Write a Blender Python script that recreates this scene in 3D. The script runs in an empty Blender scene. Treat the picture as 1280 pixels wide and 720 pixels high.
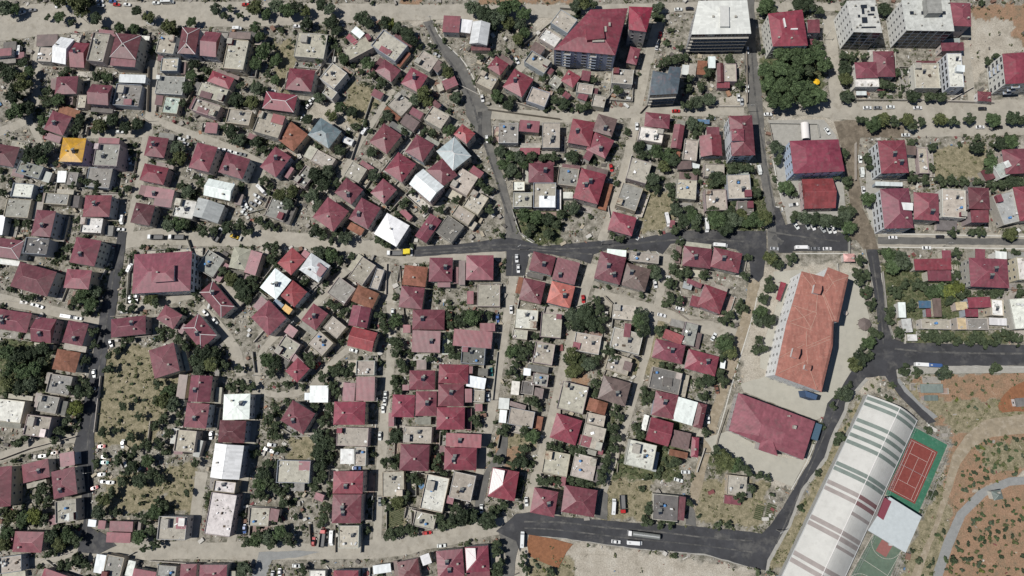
import bpy, math, random
import numpy as np
from mathutils import Vector, Matrix
R = math.radians
rnd = random.Random(7)
sc = bpy.context.scene
# ---------------------------------------------------------------- camera, world, sun
H = 340.0            # flying height of the drone in metres
FPX = 854.0          # focal length in photo pixels (24 mm equivalent)
NAD = (690.0, 520.0) # where the plumb line meets the picture
_n = Vector((NAD[0]-640, -(NAD[1]-360), -FPX)).normalized()
_z = -_n
_y = (Vector((0, 1, 0)) - _z*_z.y).normalized()
_x = _y.cross(_z)
ROT = Matrix((_x, _y, _z))
cam_d = bpy.data.cameras.new('camera'); cam = bpy.data.objects.new('camera', cam_d)
sc.collection.objects.link(cam)
cam_d.sensor_width = 36; cam_d.lens = FPX/1280*36
cam_d.clip_start = 1; cam_d.clip_end = 5000
cam.matrix_world = Matrix.Translation((0, 0, H)) @ ROT.to_4x4()
sc.camera = cam
SUN_EL = R(60); 
w = bpy.data.worlds.new('World'); sc.world = w; w.use_nodes = True
nt = w.node_tree; bg = nt.nodes['Background']
sky = nt.nodes.new('ShaderNodeTexSky'); sky.sky_type = 'NISHITA'; sky.sun_disc = False
sky.sun_elevation = SUN_EL; sky.sun_rotation = R(270); sky.altitude = 900
nt.links.new(sky.outputs[0], bg.inputs[0]); bg.inputs[1].default_value = 0.062
sky.air_density = .8; sky.dust_density = .5
sd = bpy.data.lights.new('sun', 'SUN'); sd.energy = 4.7; sd.angle = R(0.5); sd.color = (1, .965, .91)
sun = bpy.data.objects.new('sun', sd); sc.collection.objects.link(sun)
sdir = Vector((math.cos(SUN_EL), 0.02, -math.sin(SUN_EL)))
sun.rotation_euler = sdir.to_track_quat('-Z', 'Y').to_euler()
sc.view_settings.view_transform = 'Standard'; sc.view_settings.look = 'None'
sc.view_settings.exposure = -0.2; sc.view_settings.gamma = 1
sc.cycles.max_bounces = 4; sc.cycles.diffuse_bounces = 1; sc.cycles.glossy_bounces = 2

def g(px, py, h=0.0):
    """photo pixel -> world point on the level plane z = h"""
    d = ROT @ Vector((px-640, -(py-360), -FPX))
    t = (H-h)/-d.z
    return Vector((d.x*t, d.y*t, h))
MPP = H/FPX
# ---------------------------------------------------------------- materials
def mat(name, col=(.5, .5, .5), rough=.8, var=0.0, scale=1.0, usecol=False, dirt=None, ribs=False, spec=.3, bump=0.0, metal=0, coord='Object', detail=4):
    m = bpy.data.materials.new(name); m.use_nodes = True
    n = m.node_tree.nodes; l = m.node_tree.links; b = n['Principled BSDF']
    b.inputs['Roughness'].default_value = rough
    b.inputs['Specular IOR Level'].default_value = spec
    b.inputs['Metallic'].default_value = metal
    if usecol:
        src = n.new('ShaderNodeObjectInfo').outputs['Color']
    else:
        r = n.new('ShaderNodeRGB'); r.outputs[0].default_value = (*col, 1); src = r.outputs[0]
    tc = n.new('ShaderNodeTexCoord'); geo = n.new('ShaderNodeNewGeometry')
    P = geo.outputs['Position']
    if var > 0:
        t = n.new('ShaderNodeTexNoise'); t.inputs['Scale'].default_value = scale; t.inputs['Detail'].default_value = detail
        t.inputs['Roughness'].default_value = .65
        l.new(P, t.inputs['Vector'])
        mr = n.new('ShaderNodeMapRange'); mr.inputs[1].default_value = .3; mr.inputs[2].default_value = .7
        mr.inputs[3].default_value = 1-var; mr.inputs[4].default_value = 1+var
        l.new(t.outputs[0], mr.inputs[0])
        mx = n.new('ShaderNodeVectorMath'); mx.operation = 'SCALE'
        l.new(src, mx.inputs[0]); l.new(mr.outputs[0], mx.inputs['Scale']); src = mx.outputs[0]
    if dirt:
        t = n.new('ShaderNodeTexNoise'); t.inputs['Scale'].default_value = dirt[1]; t.inputs['Detail'].default_value = 6; t.inputs['Roughness'].default_value = .7
        mp = n.new('ShaderNodeVectorMath'); mp.operation = 'ADD'; mp.inputs[1].default_value = (31, 17, 5); l.new(P, mp.inputs[0]); l.new(mp.outputs[0], t.inputs['Vector'])
        mr = n.new('ShaderNodeMapRange'); mr.inputs[1].default_value = dirt[2]; mr.inputs[2].default_value = dirt[2]+.12
        mr.inputs[4].default_value = dirt[3]
        l.new(t.outputs[0], mr.inputs[0])
        mx = n.new('ShaderNodeMix'); mx.data_type = 'RGBA'
        l.new(mr.outputs[0], mx.inputs[0]); l.new(src, mx.inputs[6]); mx.inputs[7].default_value = (*dirt[0], 1); src = mx.outputs[2]
    if ribs:
        uv = n.new('ShaderNodeUVMap'); sp = n.new('ShaderNodeSeparateXYZ'); l.new(uv.outputs[0], sp.inputs[0])
        # sheet-wide tone steps: every metal sheet has weathered a little differently
        dv = n.new('ShaderNodeMath'); dv.operation = 'DIVIDE'; dv.inputs[1].default_value = .95; l.new(sp.outputs[0], dv.inputs[0])
        fl = n.new('ShaderNodeMath'); fl.operation = 'FLOOR'; l.new(dv.outputs[0], fl.inputs[0])
        dv2 = n.new('ShaderNodeMath'); dv2.operation = 'DIVIDE'; dv2.inputs[1].default_value = 3.1; l.new(sp.outputs[1], dv2.inputs[0])
        fl2 = n.new('ShaderNodeMath'); fl2.operation = 'FLOOR'; l.new(dv2.outputs[0], fl2.inputs[0])
        oi = n.new('ShaderNodeObjectInfo')
        cb = n.new('ShaderNodeCombineXYZ'); l.new(fl.outputs[0], cb.inputs[0]); l.new(fl2.outputs[0], cb.inputs[1]); l.new(oi.outputs['Random'], cb.inputs[2])
        wn = n.new('ShaderNodeTexWhiteNoise'); wn.noise_dimensions = '3D'; l.new(cb.outputs[0], wn.inputs['Vector'])
        mr = n.new('ShaderNodeMapRange'); mr.inputs[3].default_value = .89; mr.inputs[4].default_value = 1.11; l.new(wn.outputs[0], mr.inputs[0])
        mx = n.new('ShaderNodeVectorMath'); mx.operation = 'SCALE'; l.new(src, mx.inputs[0]); l.new(mr.outputs[0], mx.inputs['Scale']); src = mx.outputs[0]
        sn = n.new('ShaderNodeMath'); sn.operation = 'MULTIPLY'; sn.inputs[1].default_value = 2*math.pi/.6; l.new(sp.outputs[0], sn.inputs[0])
        s2 = n.new('ShaderNodeMath'); s2.operation = 'SINE'; l.new(sn.outputs[0], s2.inputs[0])
        bp = n.new('ShaderNodeBump'); bp.inputs['Strength'].default_value = .35; bp.inputs['Distance'].default_value = .05
        l.new(s2.outputs[0], bp.inputs['Height']); l.new(bp.outputs[0], b.inputs['Normal'])
    if bump:
        t = n.new('ShaderNodeTexNoise'); t.inputs['Scale'].default_value = scale*3; t.inputs['Detail'].default_value = 5; l.new(P, t.inputs['Vector'])
        bp = n.new('ShaderNodeBump'); bp.inputs['Strength'].default_value = .8; bp.inputs['Distance'].default_value = bump
        l.new(t.outputs[0], bp.inputs['Height']); l.new(bp.outputs[0], b.inputs['Normal'])
    l.new(src, b.inputs['Base Color'])
    return m
M = {}
M['roof'] = mat('painted_metal_roof', usecol=True, rough=.45, var=.24, scale=.3, dirt=((.19, .11, .11), .45, .52, .45), ribs=True, spec=.55)
M['tin'] = mat('bare_metal_roof', usecol=True, rough=.45, var=.07, scale=.6, dirt=((.38, .36, .33), .8, .62, .3), ribs=True, spec=.45)
M['rust'] = mat('rusty_metal_roof', usecol=True, rough=.7, var=.25, scale=.6, dirt=((.16, .07, .04), .35, .5, .8), ribs=True)
M['slab'] = mat('flat_roof_screed', usecol=True, rough=.92, var=.22, scale=.45, dirt=((.12, .11, .1), .55, .56, .5), bump=.15)
M['wall'] = mat('plaster', usecol=True, rough=.9, var=.12, scale=.9, dirt=((.2, .18, .16), .4, .62, .5))
M['conc'] = mat('concrete', (.36, .34, .3), .9, .2, 1.2, dirt=((.15, .14, .13), .7, .6, .5))
M['glass'] = mat('window_glass', (.025, .03, .04), .12, spec=.6)
M['frame'] = mat('window_frame', (.7, .7, .68), .5)
M['ridge'] = mat('ridge_metal', (.75, .72, .7), .4)
M['panel'] = mat('solar_panel_glass', (.025, .03, .045), .18, spec=.7)
M['tank'] = mat('tank_metal', (.2, .21, .2), .5, .2, 3)
M['paint'] = mat('vehicle_paint', usecol=True, rough=.25, spec=.6)
M['cglass'] = mat('vehicle_glass', (.015, .018, .022), .08, spec=.8)
M['tyre'] = mat('tyre_rubber', (.02, .02, .02), .9)
M['steel'] = mat('galvanised_steel', (.45, .46, .46), .4)
M['bark'] = mat('bark', (.1, .075, .055), .95, .3, 4)
M['any'] = mat('painted_surface', usecol=True, rough=.7, var=.1, scale=2)
M['canvas'] = mat('canvas', usecol=True, rough=.8, var=.05)
M['asph_new'] = mat('fresh_asphalt', (.047, .048, .053), .82, .3, .14, dirt=((.13, .126, .118), .1, .54, .6), bump=.02, spec=.35)
M['asph_old'] = mat('worn_asphalt', (.125, .122, .115), .9, .2, .2, dirt=((.2, .19, .17), .15, .5, .6), bump=.02)
M['dust'] = mat('dusty_concrete_road', (.36, .335, .285), .95, .16, .18, dirt=((.27, .245, .2), .3, .53, .7), bump=.03)
M['track'] = mat('dirt_track', (.28, .235, .17), .95, .2, .35, dirt=((.38, .33, .26), .5, .5, .7), bump=.04)
M['wear'] = mat('worn_asphalt_track', (.07, .07, .07), .9, .3, .3, dirt=((.15, .145, .135), .25, .48, .8))
M['mud'] = mat('damp_dirt', (.15, .125, .095), .95, .3, .4, dirt=((.26, .22, .17), .25, .5, .7), bump=.05)
M['pave'] = mat('paving', (.34, .33, .3), .9, .12, .5, dirt=((.24, .23, .2), .6, .58, .5))
M['yardp'] = mat('school_yard_paving', (.4, .385, .33), .9, .07, .25, dirt=((.28, .28, .25), .3, .55, .35))
M['paved'] = mat('grey_paving', (.25, .255, .25), .9, .12, .5, dirt=((.33, .32, .3), .8, .55, .5))
M['kerb'] = mat('kerb_stone', (.55, .54, .5), .85, .15, 1)
M['line'] = mat('court_line_paint', (.6, .55, .5), .7)
M['green'] = mat('court_green', (.04, .145, .09), .8, .15, .5, dirt=((.15, .23, .18), .35, .53, .5))
M['gold'] = mat('court_faded_green', (.11, .155, .115), .8, .15, .4, dirt=((.16, .18, .13), .3, .55, .5))
M['clay'] = mat('court_red', (.2, .05, .042), .85, .12, .6, dirt=((.27, .1, .08), .4, .55, .5))
M['pinkc'] = mat('court_pink', (.26, .11, .1), .8, .1, .6)
M['soil'] = mat('orange_soil', (.25, .115, .06), .95, .2, .7, dirt=((.19, .09, .05), 1.2, .5, .6), bump=.15)
M['hallw'] = mat('hall_membrane', (.53, .525, .495), .6, .07, .25, dirt=((.42, .41, .38), .35, .54, .4))
M['hallg'] = mat('hall_stripe_green', (.17, .205, .185), .6, .15, .3)
M['hallm'] = mat('hall_stripe_mauve', (.3, .265, .25), .6, .12, .3)
M['hallr'] = mat('hall_stripe_maroon', (.2, .11, .11), .5, .08, .3)
M['tile'] = mat('clay_tile_roof', (.33, .14, .11), .75, .16, .3, dirt=((.4, .235, .19), 1.3, .52, .6), ribs=True)
def leafmat(name, c, c2):
    m = bpy.data.materials.new(name); m.use_nodes = True
    n = m.node_tree.nodes; l = m.node_tree.links; b = n['Principled BSDF']
    b.inputs['Roughness'].default_value = .7; b.inputs['Specular IOR Level'].default_value = .2
    a = n.new('ShaderNodeAttribute'); a.attribute_name = 'leaf'
    oi = n.new('ShaderNodeObjectInfo')
    mx = n.new('ShaderNodeMix'); mx.data_type = 'RGBA'; mx.inputs[6].default_value = (*c, 1); mx.inputs[7].default_value = (*c2, 1)
    l.new(a.outputs['Fac'], mx.inputs[0])
    m2 = n.new('ShaderNodeMix'); m2.data_type = 'RGBA'; m2.blend_type = 'MULTIPLY'; m2.inputs[0].default_value = 1
    l.new(mx.outputs[2], m2.inputs[6]); l.new(oi.outputs['Color'], m2.inputs[7])
    l.new(m2.outputs[2], b.inputs['Base Color'])
    return m
M['leaf'] = leafmat('foliage', (.027, .037, .022), (.095, .115, .068))
M['weed'] = leafmat('weed_foliage', (.06, .075, .035), (.16, .16, .08))
# ---------------------------------------------------------------- mesh helpers
def link(name, me, mats, parent=None, loc=None):
    o = bpy.data.objects.new(name, me); sc.collection.objects.link(o)
    if not me.materials:
        for m in (mats if isinstance(mats, (list, tuple)) else [mats]): me.materials.append(M[m])
    if parent: o.parent = parent
    if loc is not None: o.location = loc
    return o
class MB:
    def __init__(s): s.v = []; s.f = []; s.m = []; s.uv = []
    def face(s, pts, mi=0, uv=None):
        b = len(s.v); s.v += [tuple(p) for p in pts]; s.f.append(tuple(range(b, b+len(pts)))); s.m.append(mi)
        s.uv += uv if uv else [(0, 0)]*len(pts)
    def box(s, x0, y0, z0, x1, y1, z1, mi=0, rot=0, c=None, bottom=False):
        P = [(x0, y0, z0), (x1, y0, z0), (x1, y1, z0), (x0, y1, z0), (x0, y0, z1), (x1, y0, z1), (x1, y1, z1), (x0, y1, z1)]
        if rot:
            cx, cy = c if c else ((x0+x1)/2, (y0+y1)/2); ca, sa = math.cos(rot), math.sin(rot)
            P = [(cx+(x-cx)*ca-(y-cy)*sa, cy+(x-cx)*sa+(y-cy)*ca, z) for x, y, z in P]
        Q = [(4, 5, 6, 7), (0, 1, 5, 4), (1, 2, 6, 5), (2, 3, 7, 6), (3, 0, 4, 7)]
        if bottom: Q.append((3, 2, 1, 0))
        for q in Q: s.face([P[i] for i in q], mi)
    def prism(s, poly, z0, z1, mi=0, side=None):
        n = len(poly)
        s.face([(p[0], p[1], z1) for p in poly], mi)
        for i in range(n):
            a, b = poly[i], poly[(i+1) % n]
            s.face([(a[0], a[1], z0), (b[0], b[1], z0), (b[0], b[1], z1), (a[0], a[1], z1)], mi if side is None else side)
    def tube(s, a, b, r, seg=6, mi=0, r2=None):
        a = Vector(a); b = Vector(b); r2 = r if r2 is None else r2
        d = (b-a).normalized(); u = d.orthogonal().normalized(); v = d.cross(u)
        A = [a+(u*math.cos(2*math.pi*i/seg)+v*math.sin(2*math.pi*i/seg))*r for i in range(seg)]
        B = [b+(u*math.cos(2*math.pi*i/seg)+v*math.sin(2*math.pi*i/seg))*r2 for i in range(seg)]
        for i in range(seg):
            j = (i+1) % seg; s.face([A[i], A[j], B[j], B[i]], mi)
        s.face(B, mi); s.face(A[::-1], mi)
    def mesh(s, name, mats):
        me = bpy.data.meshes.new(name); me.from_pydata(s.v, [], s.f)
        for m in mats: me.materials.append(M[m])
        me.polygons.foreach_set('material_index', s.m)
        uvl = me.uv_layers.new(name='UVMap'); uvl.data.foreach_set('uv', [c for p in s.uv for c in p])
        me.update(); return me
    def build(s, name, mats, parent=None, color=None, loc=None, label=None):
        if isinstance(mats, str): mats = [mats]
        o = link(name, s.mesh(name, mats), mats, parent, loc)
        if color: o.color = (*color, 1)
        if label: o['label'] = label
        return o
def struct(o): o['kind'] = 'structure'; return o
THINGS = []   # (object, look, px, py, category, group, fixed label or None)
def reg(o, look, px, py, cat, group=None, label=None):
    o['category'] = cat
    if group: o['group'] = group
    THINGS.append((o, look, px, py, cat, label)); return o
def empty(name, loc, rz=0):
    o = bpy.data.objects.new(name, None); sc.collection.objects.link(o); o.location = loc; o.rotation_euler = (0, 0, rz)
    o.empty_display_size = 1; return o
def copy_tree(o, parent=None):
    c = o.copy(); sc.collection.objects.link(c)
    if parent: c.parent = parent
    for ch in KIDS.get(o.name, []):
        copy_tree(ch, c)
    return c
KIDS = {}
def snap(o):
    """remember children (obj.children is slow in a large scene)"""
    def rec(p):
        ks = [q for q in sc.collection.objects if q.parent == p]
        if ks:
            KIDS[p.name] = ks
            for q in ks: rec(q)
    rec(o); return o
# ---------------------------------------------------------------- ground
def inpoly(X, Y, poly):
    r = np.zeros(X.shape, bool); n = len(poly); j = n-1
    for i in range(n):
        xi, yi = poly[i]; xj, yj = poly[j]
        c = ((yi > Y) != (yj > Y)) & (X < (xj-xi)*(Y-yi)/((yj-yi) or 1e-9)+xi)
        r ^= c; j = i
    return r
def P(s): 
    a = [float(t) for t in s.replace(',', ' ').split()]; return list(zip(a[::2], a[1::2]))
ZONES = [  # channel (0 green, 1 orange soil, 2 pale dust, 3 dry grass), outline
 (0, '-20 425 62 425 66 490 -20 497'), (3, '128 440 180 430 232 478 205 515 190 560 118 556'), (3, '130 598 182 588 205 604 196 640 130 642'),
 (3, '205 585 245 575 245 640 205 640'),
 (3, '340 55 366 50 376 112 350 120'), (3, '438 98 478 118 452 155 425 160'), (0, '642 262 704 258 700 306 662 306 648 288'),
 (0, '486 600 524 598 520 628 480 628'), (3, '484 634 508 630 506 662 484 664'), (1, '620 542 655 532 668 560 645 588 618 576'),
 (1, '1140 472 1300 462 1300 524 1200 545 1165 525'), (3, '1150 500 1300 500 1300 530 1200 545'), (1, '1190 545 1300 530 1300 740 1150 740'), (3, '1225 560 1300 545 1300 585 1235 590'),
 (3, '1155 640 1180 600 1190 640 1170 740 1120 740'), (2, '1075 470 1096 470 1100 490 1076 492'),
 (2, '1205 15 1300 5 1300 62 1250 72 1215 104 1203 60'), (1, '1212 8 1280 4 1282 22 1216 26'), (1, '1275 20 1300 20 1300 60 1278 60'),
 (3, '790 238 845 238 842 286 805 290'), (3, '1165 185 1232 180 1238 222 1165 226'), (3, '870 600 962 600 948 660 870 652'),
 (2, '640 664 940 712 940 740 640 740'), (3, '1075 496 955 712 982 712 1086 505'), (3, '362 545 396 545 396 576 360 576'),
 (3, '748 600 815 595 815 650 750 648'), (0, '862 553 925 560 922 590 895 590'), (2, '865 535 1020 575 975 610 880 565'),
 (2, '955 330 1075 330 1080 400 1040 500 930 490 925 440'), (2, '900 120 935 118 935 134 895 132'), (2, '382 150 398 126 425 130 440 160'),
 (0, '950 75 985 62 1020 62 1032 90 1025 130 980 136 950 115'), (1, '1240 8 1300 4 1300 60 1268 50 1262 24'), (2, '975 145 1050 145 1050 175 965 185'), (3, '790 395 835 385 830 470 790 470'),
 (1, '-20 34 70 28 160 24 260 20 260 26 160 30 60 35 -20 42'), (1, '595 -2 720 -2 720 4 600 6'), (2, '480 8 700 6 700 34 560 30 480 30'),
 (1, '718 470 735 462 735 482 716 480'), (0, '885 205 935 200 960 260 950 290 880 290'), (0, '840 520 850 520 850 600 750 600 765 515 772 520 760 580'),
 (1, '500 0 530 0 526 12 500 12'), (0, '1120 430 1260 428 1260 415 1120 410'), (0, '1100 330 1200 330 1200 400 1110 400'), (3, '610 560 660 530 670 560'),
 (2, '1212 615 1300 585 1300 590 1215 620'), (3, '1110 480 1150 480 1150 505 1125 495'), (1, '668 480 676 480 676 470 668 470'), (3, '660 695 715 695 720 740 655 740')]
ROADS = [ # material, outline
 ('asph_old', '529 28 545 60 565 86 574 105 580 125 583 145 592 160 605 182 612 202 622 232 630 262 632 285 633 299 655 302 645 285 639 255 631 225 622 205 616 180 613 150 615 138 608 133 598 120 588 95 575 72 558 57 546 42 541 25'),
 ('asph_new', '516 309 560 306 600 302 632 297 656 301 680 308 720 304 740 302 800 298 840 290 880 287 945 289 958 288 958 316 954 345 948 353 938 345 936 325 920 312 893 307 860 303 838 305 828 318 820 314 760 312 742 318 738 330 720 324 690 318 662 316 656 345 632 345 633 314 560 318 518 321'),
 ('asph_old', '930 -20 930 65 933 130 937 142 945 190 952 230 958 262 960 316 990 316 976 290 968 250 958 200 954 142 950 100 945 65 942 -20'),
 ('asph_new', '978 282 990 279 1055 291 1062 300 1060 314 990 314'),
 ('asph_new', '1083 312 1088 340 1092 365 1096 392 1097 412 1086 440 1064 464 1050 488 1034 504 1030 520 1024 542 1014 572 991 612 978 635 963 656 952 667 930 664 860 657 800 654 740 649 690 644 662 640 645 642 620 664 645 676 650 690 655 668 700 672 800 686 880 692 940 709 957 713 959 700 974 674 985 656 1000 614 1030 572 1040 542 1055 512 1056 504 1068 488 1082 472 1106 470 1124 495 1160 530 1170 527 1130 490 1122 478 1120 462 1140 457 1300 457 1300 432 1130 428 1117 424 1108 400 1101 342 1097 312'),
 ('asph_old', '623 664 660 654 650 676 645 696 640 740 620 740 634 700'),
 ('asph_new', '148 290 141 330 128 380 121 420 111 470 98 540 92 560 101 600 105 650 97 690 125 692 146 682 132 668 114 660 113 640 117 600 118 580 118 540 128 480 137 430 143 400 149 360 154 330 159 290'),
 ('asph_old', '1097 296 1300 299 1300 307 1097 305'), ('asph_old', '744 646 745 625 752 612 760 618 759 650'), ('asph_old', '857 655 858 640 862 628 868 638 870 658'),
 ('asph_old', '624 560 628 540 636 540 632 580 612 590 604 640 592 640 600 600'),
 ('asph_new', '965 258 974 260 984 288 991 316 973 316 970 288'), ('yardp', '1060 340 1072 342 1086 395 1086 412 1078 440 1058 475 1034 518 1020 525 930 490 925 480 965 468 1028 492 1045 415'), ('yardp', '880 548 912 538 970 570 1004 575 1022 545 990 608 895 570'), ('yardp', '966 340 1004 336 985 400 968 466 950 460 950 440 975 370'), ('mud', '1042 152 1065 150 1130 158 1130 172 1075 172 1072 200 1078 260 1092 290 1098 312 1082 316 1070 300 1060 300 1064 270 1058 220 1050 180'),
 ('paved', '1158 740 1178 680 1196 640 1224 612 1260 597 1300 594 1300 604 1262 607 1232 620 1206 646 1190 684 1172 740'),
 ('track', '1138 720 1166 660 1180 610 1190 570 1206 545 1230 525 1300 514 1300 540 1240 546 1215 560 1200 580 1186 620 1172 660 1150 720 1140 740'),
 ('pave', '655 662 700 665 800 679 880 686 935 700 940 710 880 694 800 687 700 673 656 669'),
 ('pave', '1086 474 1072 490 1060 506 1059 514 1044 544 1034 574 1004 616 989 657 978 676 963 702 961 716 956 716 958 700 973 674 984 656 999 614 1029 572 1039 542 1054 512 1055 504 1067 488 1081 473'),
 ('pave', '1118 463 1140 459 1300 459 1300 466 1140 468 1122 472'), ('paved', '1118 474 1128 490 1166 524 1172 521 1150 504 1132 484 1124 473'),
 ('pave', '1097 226 1093 200 1082 200 1082 260 1090 284 1107 290 1107 226'), ('pave', '960 150 1030 150 1045 170 1052 200 1060 300 1000 292 985 282 975 240 966 190'),
 ('dust', '-20 10 70 4 200 2 400 4 560 6 740 6 900 2 1060 4 1060 14 900 16 740 16 700 22 560 24 400 30 300 34 180 33 60 44 -20 54'),
 ('dust', '1040 128 1300 124 1300 168 1130 172 1060 150 960 140 950 128'), ('pave', '1140 457 1300 457 1300 459 1140 459'),
 ('paved', '730 590 738 590 728 640 716 640'), ('paved', '324 690 375 688 400 690 375 696 340 700 326 740 310 740')]
STREETS = [ # material, width in pixels, centre line
 ('dust', 11, '-10 168 35 152 46 125 46 70 50 38'), ('dust', 8, '36 150 55 188'), ('dust', 11, '192 75 188 140 182 185 172 240 160 292'),
 ('dust', 9, '188 148 240 168 290 185 330 206'), ('dust', 11, '330 204 312 255'), ('dust', 11, '108 168 186 166'),
 ('dust', 19, '155 302 200 294 250 300 330 296 400 303 460 308 520 320'), ('dust', 9, '500 325 560 322 632 318'), ('dust', 10, '146 386 190 382 240 368'), ('dust', 13, '250 385 276 410 296 440 302 470'),
 ('dust', 8, '432 338 400 376 352 414 328 436 320 465 326 490 352 495 388 488 412 456 440 432 470 426'), ('dust', 11, '322 480 312 560 298 640 286 690'), ('dust', 15, '252 590 244 650 236 690'),
 ('dust', 11, '482 328 492 420 480 520 470 690'), ('dust', 11, '642 345 626 450 606 560 598 600'), ('dust', 13, '742 330 726 380 702 470 682 560 656 642'),
 ('dust', 17, '742 368 800 384 850 400 935 424'), ('dust', 10, '834 318 822 386'), ('dust', 10, '820 390 806 450 786 520 768 570 746 640'),
 ('track', 13, '944 350 936 388 922 434 906 480 892 524 880 572 870 612 862 640'), ('dust', 22, '110 690 180 688 250 688 330 690 480 688 560 670 635 655'), ('dust', 12, '-10 575 60 552 98 546'),
 ('dust', 13, '-10 372 30 380 80 392 125 405'), ('dust', 6, '566 156 500 226 440 306'), ('dust', 7, '492 112 446 184 404 262'), ('dust', 12, '826 20 808 80 796 140 778 230 752 302'),
 ('dust', 14, '612 142 700 148 800 139 930 138'), ('dust', 9, '712 26 648 88'), ('dust', 15, '1036 20 1042 80 1046 150'), ('dust', 10, '1206 60 1216 130'), ('dust', 20, '1097 300 1200 301 1300 303'),
 ('dust', 9, '-10 706 56 702 100 688'), ('dust', 8, '476 330 440 420')]
def wob(px, py, a=2.2):
    return (px+a*np.sin(py*.31+px*.07)+a*.6*np.sin(px*.53-py*.2)+a*.4*np.sin(py*1.3+px*.9),
            py+a*np.sin(px*.29-py*.05)+a*.6*np.sin(py*.47+px*.15)+a*.4*np.sin(px*1.1-py*.7))
def topix(X, Y):
    d = np.stack([X, Y, np.full_like(X, -H)]); c = np.array(ROT.transposed()) @ d.reshape(3, -1)
    return (640+FPX*c[0]/-c[2]).reshape(X.shape), (360-FPX*c[1]/-c[2]).reshape(X.shape)
xs = np.concatenate([np.linspace(-1500, -330, 12)[:-1], np.arange(-330, 330, 1.0), np.linspace(330, 1500, 12)])
ys = np.concatenate([np.linspace(-1500, -110, 12)[:-1], np.arange(-110, 260, 1.0), np.linspace(260, 1500, 12)])
GX, GY = np.meshgrid(xs, ys)
px_, py_ = topix(GX, GY); wx, wy = wob(px_, py_)
Z = np.zeros((4,)+GX.shape)
for ch, s in ZONES:
    z = inpoly(wx, wy, P(s)); Z[:, z] = 0; Z[ch, z] = 1
ny_, nx_ = GX.shape
me = bpy.data.meshes.new('ground')
verts = np.stack([GX, GY, np.zeros_like(GX)], -1).reshape(-1, 3)
idx = np.arange(nx_*ny_).reshape(ny_, nx_)
fc = np.stack([idx[:-1, :-1], idx[:-1, 1:], idx[1:, 1:], idx[1:, :-1]], -1).reshape(-1, 4)
me.vertices.add(len(verts)); me.vertices.foreach_set('co', verts.ravel())
me.loops.add(fc.size); me.loops.foreach_set('vertex_index', fc.ravel())
me.polygons.add(len(fc)); me.polygons.foreach_set('loop_start', np.arange(0, fc.size, 4)); me.polygons.foreach_set('loop_total', np.full(len(fc), 4))
me.update()
at = me.color_attributes.new('zone', 'FLOAT_COLOR', 'POINT'); at.data.foreach_set('color', np.moveaxis(Z, 0, -1).reshape(-1, 4).ravel())
def groundmat():
    m = bpy.data.materials.new('yard_ground'); m.use_nodes = True; n = m.node_tree.nodes; l = m.node_tree.links; b = n['Principled BSDF']
    b.inputs['Roughness'].default_value = .95; b.inputs['Specular IOR Level'].default_value = .15
    a = n.new('ShaderNodeAttribute'); a.attribute_name = 'zone'; sp = n.new('ShaderNodeSeparateColor'); l.new(a.outputs['Color'], sp.inputs[0])
    geo = n.new('ShaderNodeNewGeometry')
    def noise(s, d=5, r=.65, off=0):
        t = n.new('ShaderNodeTexNoise'); t.inputs['Scale'].default_value = s; t.inputs['Detail'].default_value = d; t.inputs['Roughness'].default_value = r
        v = n.new('ShaderNodeVectorMath'); v.operation = 'ADD'; v.inputs[1].default_value = (off, off*.7, 0); l.new(geo.outputs['Position'], v.inputs[0]); l.new(v.outputs[0], t.inputs['Vector'])
        return t.outputs[0]
    def ramp(fac, stops):
        r = n.new('ShaderNodeValToRGB'); e = r.color_ramp.elements
        while len(e) < len(stops): e.new(.5)
        for i, (p, c) in enumerate(stops): e[i].position = p; e[i].color = (*c, 1)
        l.new(fac, r.inputs[0]); return r.outputs[0]
    def mix(f, A, B):
        x = n.new('ShaderNodeMix'); x.data_type = 'RGBA'; l.new(f, x.inputs[0]); l.new(A, x.inputs[6]); l.new(B, x.inputs[7]); return x.outputs[2]
    base = ramp(noise(.28, 7, .72), [(.3, (.09, .09, .07)), (.42, (.15, .142, .113)), (.5, (.245, .227, .19)), (.6, (.33, .31, .265)), (.75, (.41, .385, .335))])
    green = ramp(noise(.5, 6, .7, 9), [(.3, (.05, .065, .03)), (.5, (.1, .115, .06)), (.62, (.17, .16, .1)), (.75, (.26, .23, .16))])
    soil = ramp(noise(.22, 7, .7, 17), [(.3, (.16, .14, .1)), (.43, (.25, .175, .115)), (.56, (.3, .19, .125)), (.72, (.35, .26, .185))])
    pale = ramp(noise(.15, 7, .65, 23), [(.32, (.3, .27, .22)), (.5, (.4, .365, .305)), (.7, (.47, .44, .38))])
    dry = ramp(noise(.4, 7, .7, 41), [(.32, (.12, .115, .07)), (.45, (.2, .18, .115)), (.58, (.28, .245, .165)), (.72, (.36, .32, .23))])
    c = mix(sp.outputs[0], base, green); c = mix(sp.outputs[1], c, soil); c = mix(sp.outputs[2], c, pale); c = mix(a.outputs['Alpha'], c, dry)
    fine = n.new('ShaderNodeMapRange'); fine.inputs[1].default_value = .3; fine.inputs[2].default_value = .7; fine.inputs[3].default_value = .72; fine.inputs[4].default_value = 1.28
    l.new(noise(1.6, 3, .7, 3), fine.inputs[0]); s = n.new('ShaderNodeVectorMath'); s.operation = 'SCALE'; l.new(c, s.inputs[0]); l.new(fine.outputs[0], s.inputs['Scale'])
    l.new(s.outputs[0], b.inputs['Base Color'])
    bp = n.new('ShaderNodeBump'); bp.inputs['Strength'].default_value = 1; bp.inputs['Distance'].default_value = .3; l.new(noise(.9, 6, .7, 6), bp.inputs['Height']); l.new(bp.outputs[0], b.inputs['Normal'])
    return m
me.materials.append(groundmat())
struct(link('ground', me, 'soil'))
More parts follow.
